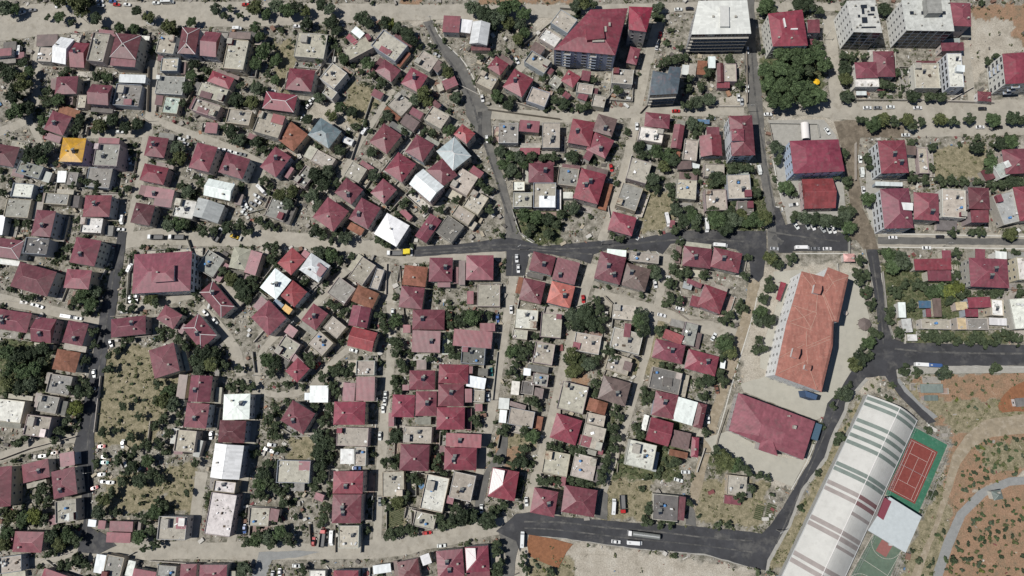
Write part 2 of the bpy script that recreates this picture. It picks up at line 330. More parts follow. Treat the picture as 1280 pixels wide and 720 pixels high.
def tri_sheet(name, poly, z, m):
    from mathutils.geometry import tessellate_polygon
    pts = [g(x, y) for x, y in poly]
    tr = tessellate_polygon([pts])
    me = bpy.data.meshes.new(name); me.from_pydata([(p.x, p.y, z) for p in pts], [], [tuple(t) for t in tr])
    for p in me.polygons:
        if p.normal.z < 0: p.flip()
    me.update(); o = link(name, me, m); return struct(o)
NAMES = {'asph_old': 'worn_asphalt_road', 'asph_new': 'asphalt_road', 'mud': 'dirt_road', 'paved': 'path', 'yardp': 'yard_paving', 'track': 'dirt_track', 'pave': 'pavement', 'dust': 'dusty_road'}
def smooth(pl, it=2):
    for _ in range(it):
        q = [pl[0]]
        for a, b in zip(pl, pl[1:]): q += [(a[0]*.75+b[0]*.25, a[1]*.75+b[1]*.25), (a[0]*.25+b[0]*.75, a[1]*.25+b[1]*.75)]
        q.append(pl[-1]); pl = q
    return pl
zlev = .004
def ribbon(pl, wpx, jit=.12):
    L = []; Rr = []
    for i, p in enumerate(pl):
        a = pl[max(i-1, 0)]; b = pl[min(i+1, len(pl)-1)]; dx, dy = b[0]-a[0], b[1]-a[1]; n = math.hypot(dx, dy) or 1
        w1 = wpx/2*(1+rnd.uniform(-jit, jit)); w2 = wpx/2*(1+rnd.uniform(-jit, jit))
        L.append((p[0]-dy/n*w1, p[1]+dx/n*w1)); Rr.append((p[0]+dy/n*w2, p[1]-dx/n*w2))
    return L+Rr[::-1]
for m, wd, s in STREETS:
    pl = smooth(P(s)); rb = ribbon(pl, wd)
    n = len(pl); mb = MB(); zlev += .004
    for i in range(n-1):
        q = [rb[i], rb[i+1], rb[2*n-2-i], rb[2*n-1-i]]
        w3 = [g(*p) for p in q]; mb.face([(p.x, p.y, zlev) for p in w3])
    o = mb.build(NAMES[m], m); struct(o)
    for p in o.data.polygons:
        if p.normal.z < 0: p.flip()
for m, s in sorted(ROADS, key=lambda r: ['dust', 'yardp', 'track', 'pave', 'paved', 'mud', 'asph_old', 'asph_new'].index(r[0])):
    zlev += .004
    pl = P(s)
    out = []
    for i in range(len(pl)):   # small irregularities along long edges
        a, b = pl[i], pl[(i+1) % len(pl)]; d = math.hypot(b[0]-a[0], b[1]-a[1]); k = max(1, int(d/7))
        for j in range(k):
            t = j/k; jj = 0 if j == 0 else .5
            out.append((a[0]+(b[0]-a[0])*t+rnd.uniform(-jj, jj), a[1]+(b[1]-a[1])*t+rnd.uniform(-jj, jj)))
    tri_sheet(NAMES[m], out, zlev, m)
for wd, s in ((2.2, '520 313 560 311 600 308 640 305 690 312 740 310 800 304 860 298 930 302'), (1.6, '520 317 560 315 600 312 640 311 690 314 740 318'), (2, '655 652 700 652 760 660 820 664 880 672 940 676'), (1.6, '655 660 700 662 760 670 820 676 880 682 940 690'), (7, '893 668 912 672'), (2.2, '1118 436 1160 440 1220 442 1300 442'), (1.8, '1090 320 1096 360 1102 400 1104 430'), (1.5, '1048 500 1030 545 1010 590 988 640 970 680'), (1.8, '150 300 143 340 136 385 129 430 118 500 108 560 112 610 108 670'), (2.4, '536 32 550 62 572 90 592 130 600 165 616 210 630 255 642 290'), (1.8, '960 290 1000 296 1050 302'), (6, '966 296 978 304'), (2, '939 60 944 130 958 210 970 280'), (5, '600 140 600 172'), (1.6, '640 345 641 320')):
    pl = smooth(P(s)); rb = ribbon(pl, wd, .25); n = len(pl); mb = MB(); zlev += .004
    for i in range(n-1): mb.face([(p.x, p.y, zlev) for p in (g(*rb[i]), g(*rb[i+1]), g(*rb[2*n-2-i]), g(*rb[2*n-1-i]))])
    o = struct(mb.build('worn_wheel_track', 'wear'))
    for p in o.data.polygons:
        if p.normal.z < 0: p.flip()
ztop = zlev+.004
tri_sheet('soil_patch', P('661 668 690 673 716 680 708 690 703 700 698 710 686 706 672 700 661 694 659 680'), ztop, 'soil')
tri_sheet('soil_patch', P('1250 516 1246 506 1254 494 1264 484 1290 472 1310 470 1310 516 1270 514'), ztop, 'soil')
# kerbs: a real 0.12 m step
KERBS = ['1101 340 1104 370 1108 400 1114 424', '655 661 700 664 800 678 880 685 936 699', '1082 473 1068 489 1056 505 1040 543 1030 573 1000 615 985 657 959 701', '1071 522 1048 572 1010 646 984 704', '1062 466 1048 490 1031 506 1022 542 1012 572 989 612', '1140 459 1300 459',
 '990 317 1060 317', '990 280 976 250 966 200', '1098 292 1300 296', '1098 309 1300 311', '640 262 650 294 668 305', '946 372 943 388 929 434 915 480 903 524 893 556', '541 26 548 44 562 60 578 74 591 95 600 118']
for s in KERBS:
    pl = smooth(P(s)); rb = ribbon(pl, 1.1, 0); n = len(pl); mb = MB()
    for i in range(n-1):
        q = [g(*p) for p in (rb[i], rb[i+1], rb[2*n-2-i], rb[2*n-1-i])]
        q = [(p.x, p.y) for p in q]
        A = sum(q[k][0]*q[(k+1) % 4][1]-q[(k+1) % 4][0]*q[k][1] for k in range(4))
        if A < 0: q = q[::-1]
        mb.prism(q, 0, .14)
    struct(mb.build('kerb', 'kerb'))
# ---------------------------------------------------------------- buildings
# roof corner A, roof corner B (photo pixels, at eaves height), depth in pixels, roof type, colour, eaves height, flags
#  types: H hip, G ridge along AB, N ridge along the depth, P low pyramid, S single slope, F flat slab;  a leading + is a wing of the house before it
BLD = '''
47 44 73 43 14 S n 3.9
50 59 68 60 18 F k 4.5
76 46 93 49 33 G w 5.0
94 53 112 54 31 G b 4.5 s
118 41 139 43 36 F k 6
145 41 177 44 31 H d 9 R
+140 70 171 72 12 S r 8
-8 62 15 60 9 S r 5.6
71 96 98 95 22 H r 5.6
115 105 141 107 25 G r 7
98 119 109 119 16 F k 3.9
150 93 183 94 10 S w 5.0
+147 105 178 107 27 F c 4.5 e
+155 124 165 124 7 S r 5.8
200 44 222 46 22 F k 7
228 34 250 35 33 H d 9 R
198 66 205 66 10 S d 3.4
203 73 224 73 16 F k 5.6
198 95 232 97 22 F c 4.5
207 121 226 123 20 F m 3.9
196 119 205 120 12 S d 3.4
66 138 90 146 26 H r 6 s
79 172 108 173 30 P y 8 s
121 180 151 181 27 F c 9 s
+124 172 150 173 7 S b 8
-5 179 25 184 26 H d 6
26 201 55 209 16 F c 4.5
17 211 32 214 9 S d 3.4
18 229 44 231 17 F W 4.5
10 248 40 250 23 F c 5.6
73 214 84 214 14 S w 3.4
85 215 99 216 16 F c 3.9
112 209 141 211 25 F c 4.5
58 241 88 243 14 F c 4.5
107 244 140 244 27 H r 7 s
46 262 70 264 33 P r 8 s
+34 297 62 299 20 F g 7
186 170 211 173 25 H r 6 s
181 204 211 210 22 H b 6
184 232 219 238 14 S r 5.6 s
+194 247 216 250 10 S r 6.0
170 253 194 257 26 H d 7
247 178 272 184 33 H r 8
222 248 246 252 23 F W 6 s
257 39 277 41 31 G r 7
286 49 311 51 37 F k 8
+287 40 314 41 8 S n 8
266 88 293 98 15 H b 5.6
252 103 286 113 17 F k 5.6
+252 113 266 117 8 S d 6
246 123 276 133 16 F k 5.6
+248 133 262 137 8 S d 6
287 136 316 140 18 F k 4.5
362 85 394 88 27 H b 7
333 114 372 119 22 H b 7 R
373 41 410 44 30 F k 5.6 e
445 33 456 42 9 S w 5.6
+437 42 448 52 7 S b 5.0
428 61 462 43 17 F k 5.0
480 38 510 58 25 F k 5.6
+477 57 490 64 7 S r 6
481 74 501 88 19 P r 6
416 79 434 92 25 F k 6
+410 108 422 116 11 F k 5.6
468 111 480 117 9 S r 3.4
326 139 358 148 27 F k 8
+342 142 357 146 11 S t 9
258 153 273 154 13 S r 3.4
312 166 322 170 7 S d 3.4
364 152 385 168 28 P o 6
401 147 427 164 27 P u 8
283 190 313 199 27 H r 8 s
261 223 294 230 22 G w 7
344 183 364 196 32 H r 7 s
363 208 368 211 15 S r 3.4
383 207 396 216 25 F c 3.9
397 187 420 199 16 F k 3.9
431 170 443 175 8 G w 3.4
480 154 502 169 30 H r 7
453 200 468 210 6 S r 3.4
441 202 459 212 20 F k 3.9
433 222 454 237 24 H r 7 s
479 223 496 237 24 P r 6
410 246 436 264 32 H r 8
452 247 476 260 31 H r 7 s
341 246 364 254 25 F c 4.5
248 247 281 257 24 N x 5.6
555 20 576 21 20 S r 5.6
576 24 591 26 16 S w 4.5
591 27 613 29 28 N w 7
+589 56 613 56 7 S d 3.9
514 84 535 95 24 P b 6 s
529 63 548 74 20 F k 5.0
545 72 556 82 13 S n 4.5
552 102 568 95 12 S r 4.5
499 116 516 130 21 F k 3.9
544 125 552 132 13 S d 4.5
516 134 530 142 9 S r 5.0
+508 142 525 153 14 S n 4.5
541 133 562 145 20 F k 6
620 70 636 80 18 P b 6
+603 89 623 99 17 F k 5.6
643 86 667 99 27 H b 7 s
669 52 682 60 13 S n 4.5
701 12 722 25 21 F k 5.6
682 36 702 48 15 F W 4.5
665 64 690 79 17 F k 4.5
686 83 693 88 8 S d 3.8
711 87 726 96 17 P b 5.6
725 114 736 118 9 S r 3.8
707 114 714 119 7 S r 3.8
665 109 688 117 19 F k 4.5
693 94 704 101 12 F k 3.9
788 58 801 61 21 P r 6
766 86 792 88 18 F k 5.6
728 88 739 90 12 S r 4.5
722 104 742 107 12 F k 4.5
742 110 748 111 8 S d 3.4
742 118 758 121 15 F k 4.5
853 81 862 82 12 S w 3.9
885 71 894 71 14 S w 5.0
872 76 884 77 17 S o 4.5
862 79 871 80 17 F k 4.5
896 79 904 79 24 N d 5.0
905 80 920 80 22 F k 4.5
896 103 912 103 7 S b 3.9
748 142 772 149 23 P n 7 s
+744 165 768 176 25 H r 6 s
735 186 743 190 13 S r 5.6
716 148 744 153 31 H b 7 s
727 210 758 218 39 H b 8 s
807 140 838 143 18 H r 6
+800 158 830 163 17 F W 6 s
843 155 856 157 30 N r 5.5
874 170 901 169 26 N b 6
+883 159 899 159 11 S r 5.6
911 145 940 144 50 H r 12 B
+914 161 930 161 15 P r 15
856 174 873 176 26 F k 4.5
846 202 864 201 10 S n 4.5
864 203 875 206 6 S w 3.4
790 197 815 204 27 F k 5.6
779 228 804 236 30 F c 5.6
766 264 796 272 24 P b 7
846 224 871 226 24 F k 4.5
880 205 905 206 16 F k 3.4
908 219 937 218 30 F k 5.6 s
880 238 907 237 26 F k 4.5
872 149 887 150 5 S B 2.9
838 275 844 276 9 S r 3.4
921 252 941 252 17 F g 3.4
624 154 648 154 25 F c 5.6
650 150 675 152 14 S r 5.6 s
650 185 675 185 8 S b 3.9
678 154 700 154 31 F k 6 s
661 204 692 204 24 H r 5.6 s
699 209 724 212 22 F c 4.5
641 227 656 227 12 F W 4.5
642 241 665 241 18 F k 4.5
667 229 695 229 31 F k 5.6
+674 245 694 245 14 S w 6
704 240 716 240 8 F W 3.9
521 168 543 181 26 H r 7
498 190 520 205 29 H b 7
567 168 578 155 20 H t 9
568 171 589 195 29 P l 9 R
554 197 572 219 26 H r 8
529 211 555 233 26 G w 9
577 210 598 222 27 F k 5.6
+592 207 605 216 9 S b 6
592 237 611 248 25 F k 6
573 256 594 269 16 F k 5.0
560 269 580 283 26 F g 4.5
538 267 552 276 34 N r 6 s
484 266 512 282 31 P w 8
504 260 516 271 7 S b 3.9
-6 269 8 270 24 S w 4.5
-8 296 30 301 24 P r 6 R
104 272 129 273 19 F W 5.6
96 296 127 301 33 H r 9 s
84 336 115 338 24 P r 8
25 327 71 340 33 H d 7
168 318 240 314 49 P r 11 B
+190 333 218 331 20 P r 14.4
-6 385 40 392 25 H r 6 s
46 396 71 399 31 G r 6 s
86 400 111 405 29 H r 6 s
72 436 101 441 26 H o 5.6
64 467 91 471 24 F c 4.5
51 493 75 497 21 F c 4.5
-10 497 33 502 28 F W 6
36 518 66 522 26 F k 5.6 e
139 399 182 394 23 H r 6 s
207 381 228 394 21 P r 6
248 392 271 419 27 H r 6 R s
186 438 217 428 36 P r 8
239 469 266 470 33 N r 7 s
+225 468 236 469 30 S n 5.0
234 503 262 505 31 P r 7 s
280 493 313 492 32 P w 7 s
275 525 308 526 28 H d 7
269 554 305 557 43 N w 8
269 600 296 603 14 F W 5.6
265 615 296 619 53 F W 7
222 537 247 539 27 F k 5.6
+218 557 229 557 11 S d 4.5
+247 549 255 551 22 S x 3.4
-22 586 15 582 50 H r 8
27 581 60 573 23 P r 5.6 s
75 567 93 564 17 S r 5.6
64 590 93 583 34 P r 7 s
70 627 96 623 27 F k 5.6
+80 643 96 639 8 S w 5.8
61 645 70 643 12 S r 3.4
19 664 55 665 26 P r 5.6
0 697 28 693 20 F k 4.5
56 710 90 722 20 P b 4.5
122 692 134 694 24 S w 4.5
135 693 156 697 28 F c 4.5
161 700 170 702 20 F W 3.4
168 710 196 715 16 S b 4.5
198 706 221 708 18 F c 4.5
226 705 246 705 20 P r 4.5
250 706 284 706 20 P r 5.6
111 649 121 650 9 S w 3.4
124 650 133 651 11 S r 3.4
138 651 167 652 13 S r 4.5
+134 665 164 666 13 S b 4.9
200 645 235 646 29 F k 5.6 e
+221 646 235 646 19 S b 5.5
261 312 281 324 28 F c 4.5
293 308 314 312 27 H q 6
+315 313 329 317 29 S r 6
266 351 293 383 22 H r 6 s R
365 309 382 324 27 H t 7
+381 312 388 317 14 S b 6
389 316 413 332 26 H w 7
+399 328 409 336 14 S r 8.2
344 335 364 350 31 P w 8 s
366 350 384 365 25 H t 7
345 373 355 381 7 S B 5.0
357 380 366 387 8 S y 5.0
336 375 358 398 31 H r 8
+327 370 338 379 17 S r 7
392 379 410 392 26 H r 6 s
424 346 445 361 25 F c 4.5
453 321 470 332 30 F k 5.0
471 335 481 338 26 F k 3.9
448 356 474 367 22 P o 5.5
441 381 464 385 26 N r 6
441 408 472 416 25 G t 7
362 405 373 413 12 S r 4.5
357 419 376 431 25 F k 5.5
399 413 417 429 22 F k 5.6
416 395 433 409 19 F k 4.5
372 447 387 461 23 H b 6
+368 441 380 453 9 S r 5.6
388 482 411 482 21 S w 5.6
+381 491 388 491 9 S w 4.5
446 471 469 471 30 S b 6
+430 478 445 479 23 S r 5.6
446 451 469 451 18 F k 4.5
418 502 457 502 29 H b 8
366 500 394 517 30 H r 7 s
422 534 461 535 23 F k 5.6
426 561 443 561 19 S W 5.0
+444 559 458 559 23 F k 5.0
417 589 454 589 28 P b 9 s
+416 618 452 618 36 P r 9 s
424 657 449 657 28 F k 6
348 575 389 576 28 F k 5.6
+374 576 389 576 12 S r 6
395 615 406 619 9 S r 3.4
313 634 338 635 23 F k 3.9
+339 635 350 637 16 S d 4.7
506 331 535 334 25 P o 6
+502 357 531 360 27 P r 6
537 322 566 322 30 H r 6 s
+547 353 563 353 6 S r 4.5
583 319 617 319 31 P r 6
574 326 582 326 30 S n 5.0
584 364 592 364 16 S b 3.4
597 356 625 356 27 F k 4.5
590 387 604 388 9 S r 3.9
516 387 556 387 25 H r 6 s
516 413 551 414 27 S r 7 s
504 406 513 406 10 S b 3.4
521 450 533 450 12 S n 3.4
512 463 544 463 24 H r 6 s
+503 481 511 481 7 S r 4.9
491 493 519 494 28 H b 6
+486 516 493 516 17 S b 5.0
520 489 546 489 31 H r 7 s
549 455 586 456 24 H b 7
+574 457 591 458 9 S b 6.4
548 480 580 480 28 H r 7 s
+579 486 590 486 17 S r 6
546 509 581 509 28 H b 7
585 469 608 473 14 S w 5.5
598 460 610 461 9 F g 4.5
592 487 606 488 15 F k 4.5
594 505 603 505 9 S r 3.8
568 411 616 415 21 S b 6.5
+600 404 619 404 10 S b 5.6
578 433 607 435 21 F g 5.6
645 386 673 388 24 F W 5.5
642 411 660 413 12 F k 4.5
677 391 703 393 30 F k 5.0
670 427 694 431 26 F k 5.0
660 455 686 459 8 F g 3.9
655 460 664 461 9 S w 4.0
667 466 686 469 15 F c 5.0
653 476 668 478 16 F g 5.0
640 476 650 477 17 F W 4.5
669 484 680 486 13 S n 4.7
624 497 637 498 14 S w 3.9
638 501 658 507 6 S n 3.8
638 509 669 515 21 F k 5.0
625 512 634 513 16 S w 3.9
505 533 540 534 20 F k 5.6
501 555 537 556 33 H r 6.5
558 541 602 543 17 S b 7 s
+556 559 596 560 28 H b 7 s
478 590 505 589 31 F k 4.5
534 592 562 598 44 F W 5.5 e
568 589 595 595 33 F k 5.5 s
560 619 568 621 10 S r 5.0
520 638 546 644 19 F k 3.9
616 584 649 590 37 H b 7 W
696 516 728 526 32 H b 7
682 562 713 568 29 F k 5.0
+684 564 690 565 8 S b 6.0
719 566 747 573 29 F k 5.0
702 595 708 596 12 S r 3.8
668 609 698 615 32 H r 6 s
706 606 747 613 34 H r 6
720 415 752 421 23 F k 5.0
717 427 726 429 8 S b 5.8
767 380 795 383 18 F k 3.9
768 409 804 418 26 F k 5.5 s
+781 404 789 405 17 S b 6.2
762 440 790 449 22 F k 3.9
781 451 791 454 11 S n 4.9
755 469 789 479 30 H n 7 s
704 476 736 484 35 F k 5.0
737 497 760 504 16 N o 4.5
734 515 757 520 14 F k 4.5
731 529 758 536 29 F k 5.6
+726 543 740 547 13 S b 5.6
+749 555 755 556 13 S b 5.4
820 423 857 432 24 H r 6.5 s
832 411 855 420 12 S t 5.6
857 402 873 406 28 F c 4.5
839 398 856 402 9 F c 3.9
861 436 899 446 25 H b 6.5 s
901 450 907 451 10 S w 3.4
816 458 853 467 27 F g 5.6
+829 471 841 473 10 F g 6.6
820 488 848 494 31 P r 7 s
848 496 872 503 30 S w 7
873 503 884 506 31 P d 7
814 521 842 529 30 G b 7
842 537 864 542 21 S n 6
+837 561 860 566 8 S o 5.0
865 546 874 547 25 P b 6
787 549 821 557 32 F W 8 e
817 617 848 620 32 F g 5.0 s
+849 620 857 621 30 S d 5.4
909 593 934 596 25 F k 3.8
667 314 695 321 24 H r 6 s
697 322 725 329 28 S r 6 s
+690 351 719 358 28 H a 6 s
655 347 682 353 28 P r 6
751 314 783 322 35 H r 8 s
+759 311 783 313 8 S w 7
783 328 814 337 29 P n 6 s
787 314 824 318 12 F k 4.5
855 307 890 311 25 H r 7 s
893 309 928 317 25 H r 7 s
881 355 909 365 29 H b 6.5
+865 369 877 372 13 S b 5.0
860 348 878 355 6 S r 3.8
855 351 866 354 9 G x 3.4
851 370 856 371 10 S r 3.4
1002 224 1041 223 37 G t 6
1097 176 1131 175 41 P b 11 s B
1132 182 1145 183 11 S n 8
1146 185 1158 185 32 F k 5.0
1094 227 1128 228 5 S w 4.5
1100 236 1136 235 50 H r 11 B
+1126 253 1141 254 9 S w 12.8
1142 240 1173 242 34 H r 9 s
1177 236 1206 238 35 F k 7
1210 234 1236 235 27 P d 9
+1213 263 1235 263 15 S r 9
1240 245 1268 238 39 F x 5.6
1266 234 1292 232 43 P b 7
1252 187 1292 185 31 H r 6
1241 208 1257 201 18 F x 5.0
1222 114 1239 115 12 P r 3.9
1183 67 1201 67 42 F W 9 B
+1196 81 1206 82 8 S w 11.4
1176 54 1204 53 10 S r 6
1188 3 1213 4 29 P r 12
1068 78 1095 77 20 P r 7
+1091 64 1117 64 32 H r 6
+1068 99 1098 99 10 F W 5.6
1070 114 1083 114 5 S w 3.4
1141 80 1172 80 31 F k 5.0
1142 324 1188 323 14 S b 5.6
+1159 338 1188 338 13 S r 6.0
+1177 313 1188 313 10 S r 4.5
1211 322 1259 324 36 P r 9 s
+1219 311 1231 312 12 S r 8
1244 314 1258 315 9 S w 6
1269 322 1290 322 28 F W 7
1209 372 1237 371 13 S b 6
+1206 386 1222 386 10 S b 5.6
1238 374 1253 375 20 F W 5.6
1194 378 1208 377 10 F z 4.5
1195 397 1207 397 15 F z 4.9
1208 398 1234 398 14 F c 4.5
1236 397 1258 398 9 S w 4.0
1261 374 1290 372 38 F W 6
1148 376 1163 376 9 S B 3.4
1165 373 1175 373 23 S n 4.5
1122 378 1131 378 19 S w 4.5
1126 399 1138 398 17 S W 3.9
1134 418 1146 418 8 F W 3.4
1157 386 1163 386 10 S r 3.4
1150 399 1187 400 12 F k 3.9
1054 317 1068 317 10 H p 3.9
1150 480 1178 480 11 S e 3.6
1155 494 1172 494 7 S e 3.4
1268 498 1292 496 11 S g 3.4
1239 614 1251 612 12 H e 4.0
387 713 407 713 12 F W 3.4
417 713 448 713 14 H b 5.6
466 707 488 704 11 S w 4.5
496 703 522 698 25 P d 5.6
525 695 536 691 13 S w 4.5
545 689 578 686 34 P r 7 s
581 684 610 682 32 H b 7 W
1009 25 1024 25 16 S r 8
'''
CN = {'r': ('mauve-red', (.185, .054, .07)), 'b': ('crimson', (.205, .045, .062)), 'd': ('dark maroon', (.12, .038, .045)), 't': ('brick-red', (.26, .058, .062)),
      'o': ('rusty', (.22, .095, .06)), 'w': ('white metal', (.7, .73, .73)), 'W': ('whitewashed', (.66, .65, .61)), 'c': ('grey concrete', (.27, .265, .24)),
      'g': ('dark grey', (.15, .145, .135)), 'k': ('beige concrete', (.39, .36, .305)), 'n': ('brown', (.15, .105, .095)), 'u': ('slate-blue', (.12, .155, .18)),
      'x': ('grey tin', (.34, .36, .34)), 'a': ('salmon-pink', (.48, .15, .125)), 'y': ('yellow', (.55, .3, .02)), 'B': ('blue', (.08, .16, .26)),
      'e': ('grey-green', (.16, .2, .18)), 'm': ('mint', (.36, .42, .37)), 'l': ('pale blue metal', (.4, .47, .48)), 'q': ('tan tin', (.3, .28, .22)),
      'z': ('cream', (.52, .42, .26)), 'p': ('faded pink', (.42, .25, .23))}
WALLC = [(.5, .48, .42), (.55, .53, .48), (.42, .4, .35), (.48, .42, .38), (.35, .38, .42), (.5, .44, .34), (.6, .6, .57), (.4, .33, .33)]
RT = {'H': 'hip-roofed', 'G': 'gabled', 'N': 'gabled', 'P': 'low hip-roofed', 'S': 'sheet-roofed', 'F': 'flat-roofed'}
def jit(c, a=.1):
    k = 1+rnd.uniform(-a, a); return tuple(min(1, x*k*(1+rnd.uniform(-a*.2, a*.2))) for x in c)
# shared meshes of repeated small parts
def m_window(w=1.3, h=1.35):
    b = MB(); b.box(-w/2, -.02, 0, w/2, .05, h, 0); b.box(-w/2+.08, .05, .08, -.03, .07, h-.08, 1); b.box(.03, .05, .08, w/2-.08, .07, h-.08, 1); return b.mesh('window', ['frame', 'glass'])
ME_WIN = m_window(); ME_WINW = m_window(2.6, 1.6)
b = MB(); b.box(-.5, -.02, 0, .5, .06, 2.1, 0); b.box(-.4, .06, 1.2, .4, .08, 1.95, 1); ME_DOOR = b.mesh('door', ['steel', 'glass'])
b = MB(); b.box(-.35, -.35, -1, .35, .35, .9); b.box(-.45, -.45, .9, .45, .45, 1.0, 0, bottom=True); ME_CHIM = b.mesh('chimney', ['conc'])
b = MB(); 
for q in (-1.05, .05): b.face([(q, -1.0, .25), (q+1.0, -1.0, .25), (q+1.0, .75, 1.35), (q, .75, 1.35)]); b.face([(q, .75, 1.29), (q+1, .75, 1.29), (q+1, -1.0, .19), (q, -1.0, .19)])
ME_PANEL = b.mesh('panel', ['panel'])
b = MB(); b.tube((-1.05, 1.05, 1.75), (1.05, 1.05, 1.75), .36, 10); b.tube((.2, 1.9, 1.5), (1.3, 1.9, 1.5), .3, 8); b.box(-1.05, .7, 1.3, 1.05, 2.1, 1.38, bottom=True)
ME_TANK = b.mesh('tank', ['tank'])
b = MB()
for q in (-1, 1): b.tube((q, 1.05, -.6), (q, 1.05, 1.4), .04, 4); b.tube((q, 2.0, -.6), (q, 2.0, 1.3), .04, 4); b.tube((q, -1, -.6), (q, -1, .2), .04, 4)
ME_FRAME = b.mesh('frame', ['steel'])
b = MB(); N = 10
for i in range(N):
    a0, a1 = 2*math.pi*i/N, 2*math.pi*(i+1)/N
    b.face([(0, -.12, .9), (.42*math.cos(a0), .05, .9+.42*math.sin(a0)), (.42*math.cos(a1), .05, .9+.42*math.sin(a1))])
b.tube((0, 0, -.5), (0, 0, .9), .03, 4); ME_DISH = b.mesh('satellite_dish', ['frame'])
b = MB(); b.tube((0, 0, 0), (0, 0, 1.3), .6, 12); b.tube((0, 0, 1.3), (0, 0, 1.45), .6, 12, r2=.2); ME_WT = b.mesh('water_tank', ['any'])
def solar(parent, x, y, z, rot, big=True):
    h = link('solar_heater', ME_FRAME, 'steel', parent, (x, y, z)); h.rotation_euler.z = rot
    k = .8 if big else .62; h.scale = (k, k, k)
    link('panel', ME_PANEL, 'panel', h); link('tank', ME_TANK, 'tank', h); return h
def rect(ax, ay, bx, by, d, h):
    n = math.hypot(bx-ax, by-ay); a = g(ax, ay, h); b_ = g(bx, by, h)
    px, py = -(by-ay)/n*d, (bx-ax)/n*d
    c = (g(ax+px, ay+py, h)+g(bx+px, by+py, h))/2
    u = (b_-a); W = u.length; u.normalize(); v = Vector((u.y, -u.x, 0))  # v: away from AB, to the right hand in the picture
    D = (c-(a+b_)/2).dot(v)
    cen = (a+b_)/2+v*D/2; cen.z = 0
    return cen, W, D, math.atan2(u.y, u.x)
def roof_mesh(t, W, D, h, ov=.35):
    """local frame: x along AB, y towards AB side (+y is the AB edge)"""
    w, d = W/2, D/2; b = MB(); th = .14
    s = min(W, D)
    rise = {'H': .19*s, 'P': .13*s, 'G': .2*D, 'N': .2*W, 'S': .07*D}[t] if t != 'F' else 0
    rise = min(rise, 3.2)
    E4 = [(-w, -d, h), (w, -d, h), (w, d, h), (-w, d, h)]
    def fc(p):
        # uv: u along the eave, v up the slope
        e = (Vector(p[1])-Vector(p[0])).normalized(); o = Vector(p[0]); nn = (Vector(p[1])-o).cross(Vector(p[-1])-o); nn.normalize(); q = nn.cross(e)
        b.face(p, 0, [((Vector(x)-o).dot(e), (Vector(x)-o).dot(q)) for x in p])
    ridge = None
    if t in 'HP':
        k = min(w, d)
        if t == 'P': k = min(w, d)*.92 if abs(w-d) > .2*max(w, d) else min(w, d)
        if w >= d: r0, r1 = (-w+k, 0, h+rise), (w-k, 0, h+rise)
        else: r0, r1 = (0, -d+k, h+rise), (0, d-k, h+rise)
        if abs(r0[0]-r1[0])+abs(r0[1]-r1[1]) < .3: 
            r0 = r1 = (0, 0, h+rise)
            for i in range(4): fc([E4[i], E4[(i+1) % 4], r0])
        elif w >= d:
            fc([E4[0], E4[1], r1, r0]); fc([E4[2], E4[3], r0, r1]); fc([E4[1], E4[2], r1]); fc([E4[3], E4[0], r0])
        else:
            fc([E4[1], E4[2], r1, r0]); fc([E4[3], E4[0], r0, r1]); fc([E4[0], E4[1], r0]); fc([E4[2], E4[3], r1])
        ridge = [(E4[0], r0), (E4[1], r1 if w >= d else r0), (E4[2], r1), (E4[3], r0 if w >= d else r1), (r0, r1)]
    elif t == 'G':
        r0, r1 = (-w, 0, h+rise), (w, 0, h+rise); fc([E4[0], E4[1], r1, r0]); fc([E4[2], E4[3], r0, r1]); b.face([E4[1], E4[2], r1]); b.face([E4[3], E4[0], r0]); ridge = [(r0, r1)]
    elif t == 'N':
        r0, r1 = (0, -d, h+rise), (0, d, h+rise); fc([E4[1], E4[2], r1, r0]); fc([E4[3], E4[0], r0, r1]); b.face([E4[0], E4[1], r0]); b.face([E4[2], E4[3], r1]); ridge = [(r0, r1)]
    elif t == 'S':
        top = [(-w, -d, h), (w, -d, h), (w, d, h+rise), (-w, d, h+rise)]; fc(top)
        b.face([E4[1], E4[2], top[2]]); b.face([E4[3], E4[0], top[3]]); b.face([E4[2], E4[3], top[3], top[2]])
    if t == 'F':
        b.face([(-w, -d, h), (w, -d, h), (w, d, h), (-w, d, h)], 0)
        for i in range(4):
            p, q = E4[i], E4[(i+1) % 4]; b.face([(p[0], p[1], h-.2), (q[0], q[1], h-.2), q, p])
    else:   # fascia
        for i in range(4):
            p, q = E4[i], E4[(i+1) % 4]; b.face([(p[0], p[1], h-th), (q[0], q[1], h-th), q, p])
    b.face([(-w, d, h-(.2 if t == 'F' else th)), (w, d, h-(.2 if t == 'F' else th)), (w, -d, h-(.2 if t == 'F' else th)), (-w, -d, h-(.2 if t == 'F' else th))])
    return b, rise, ridge
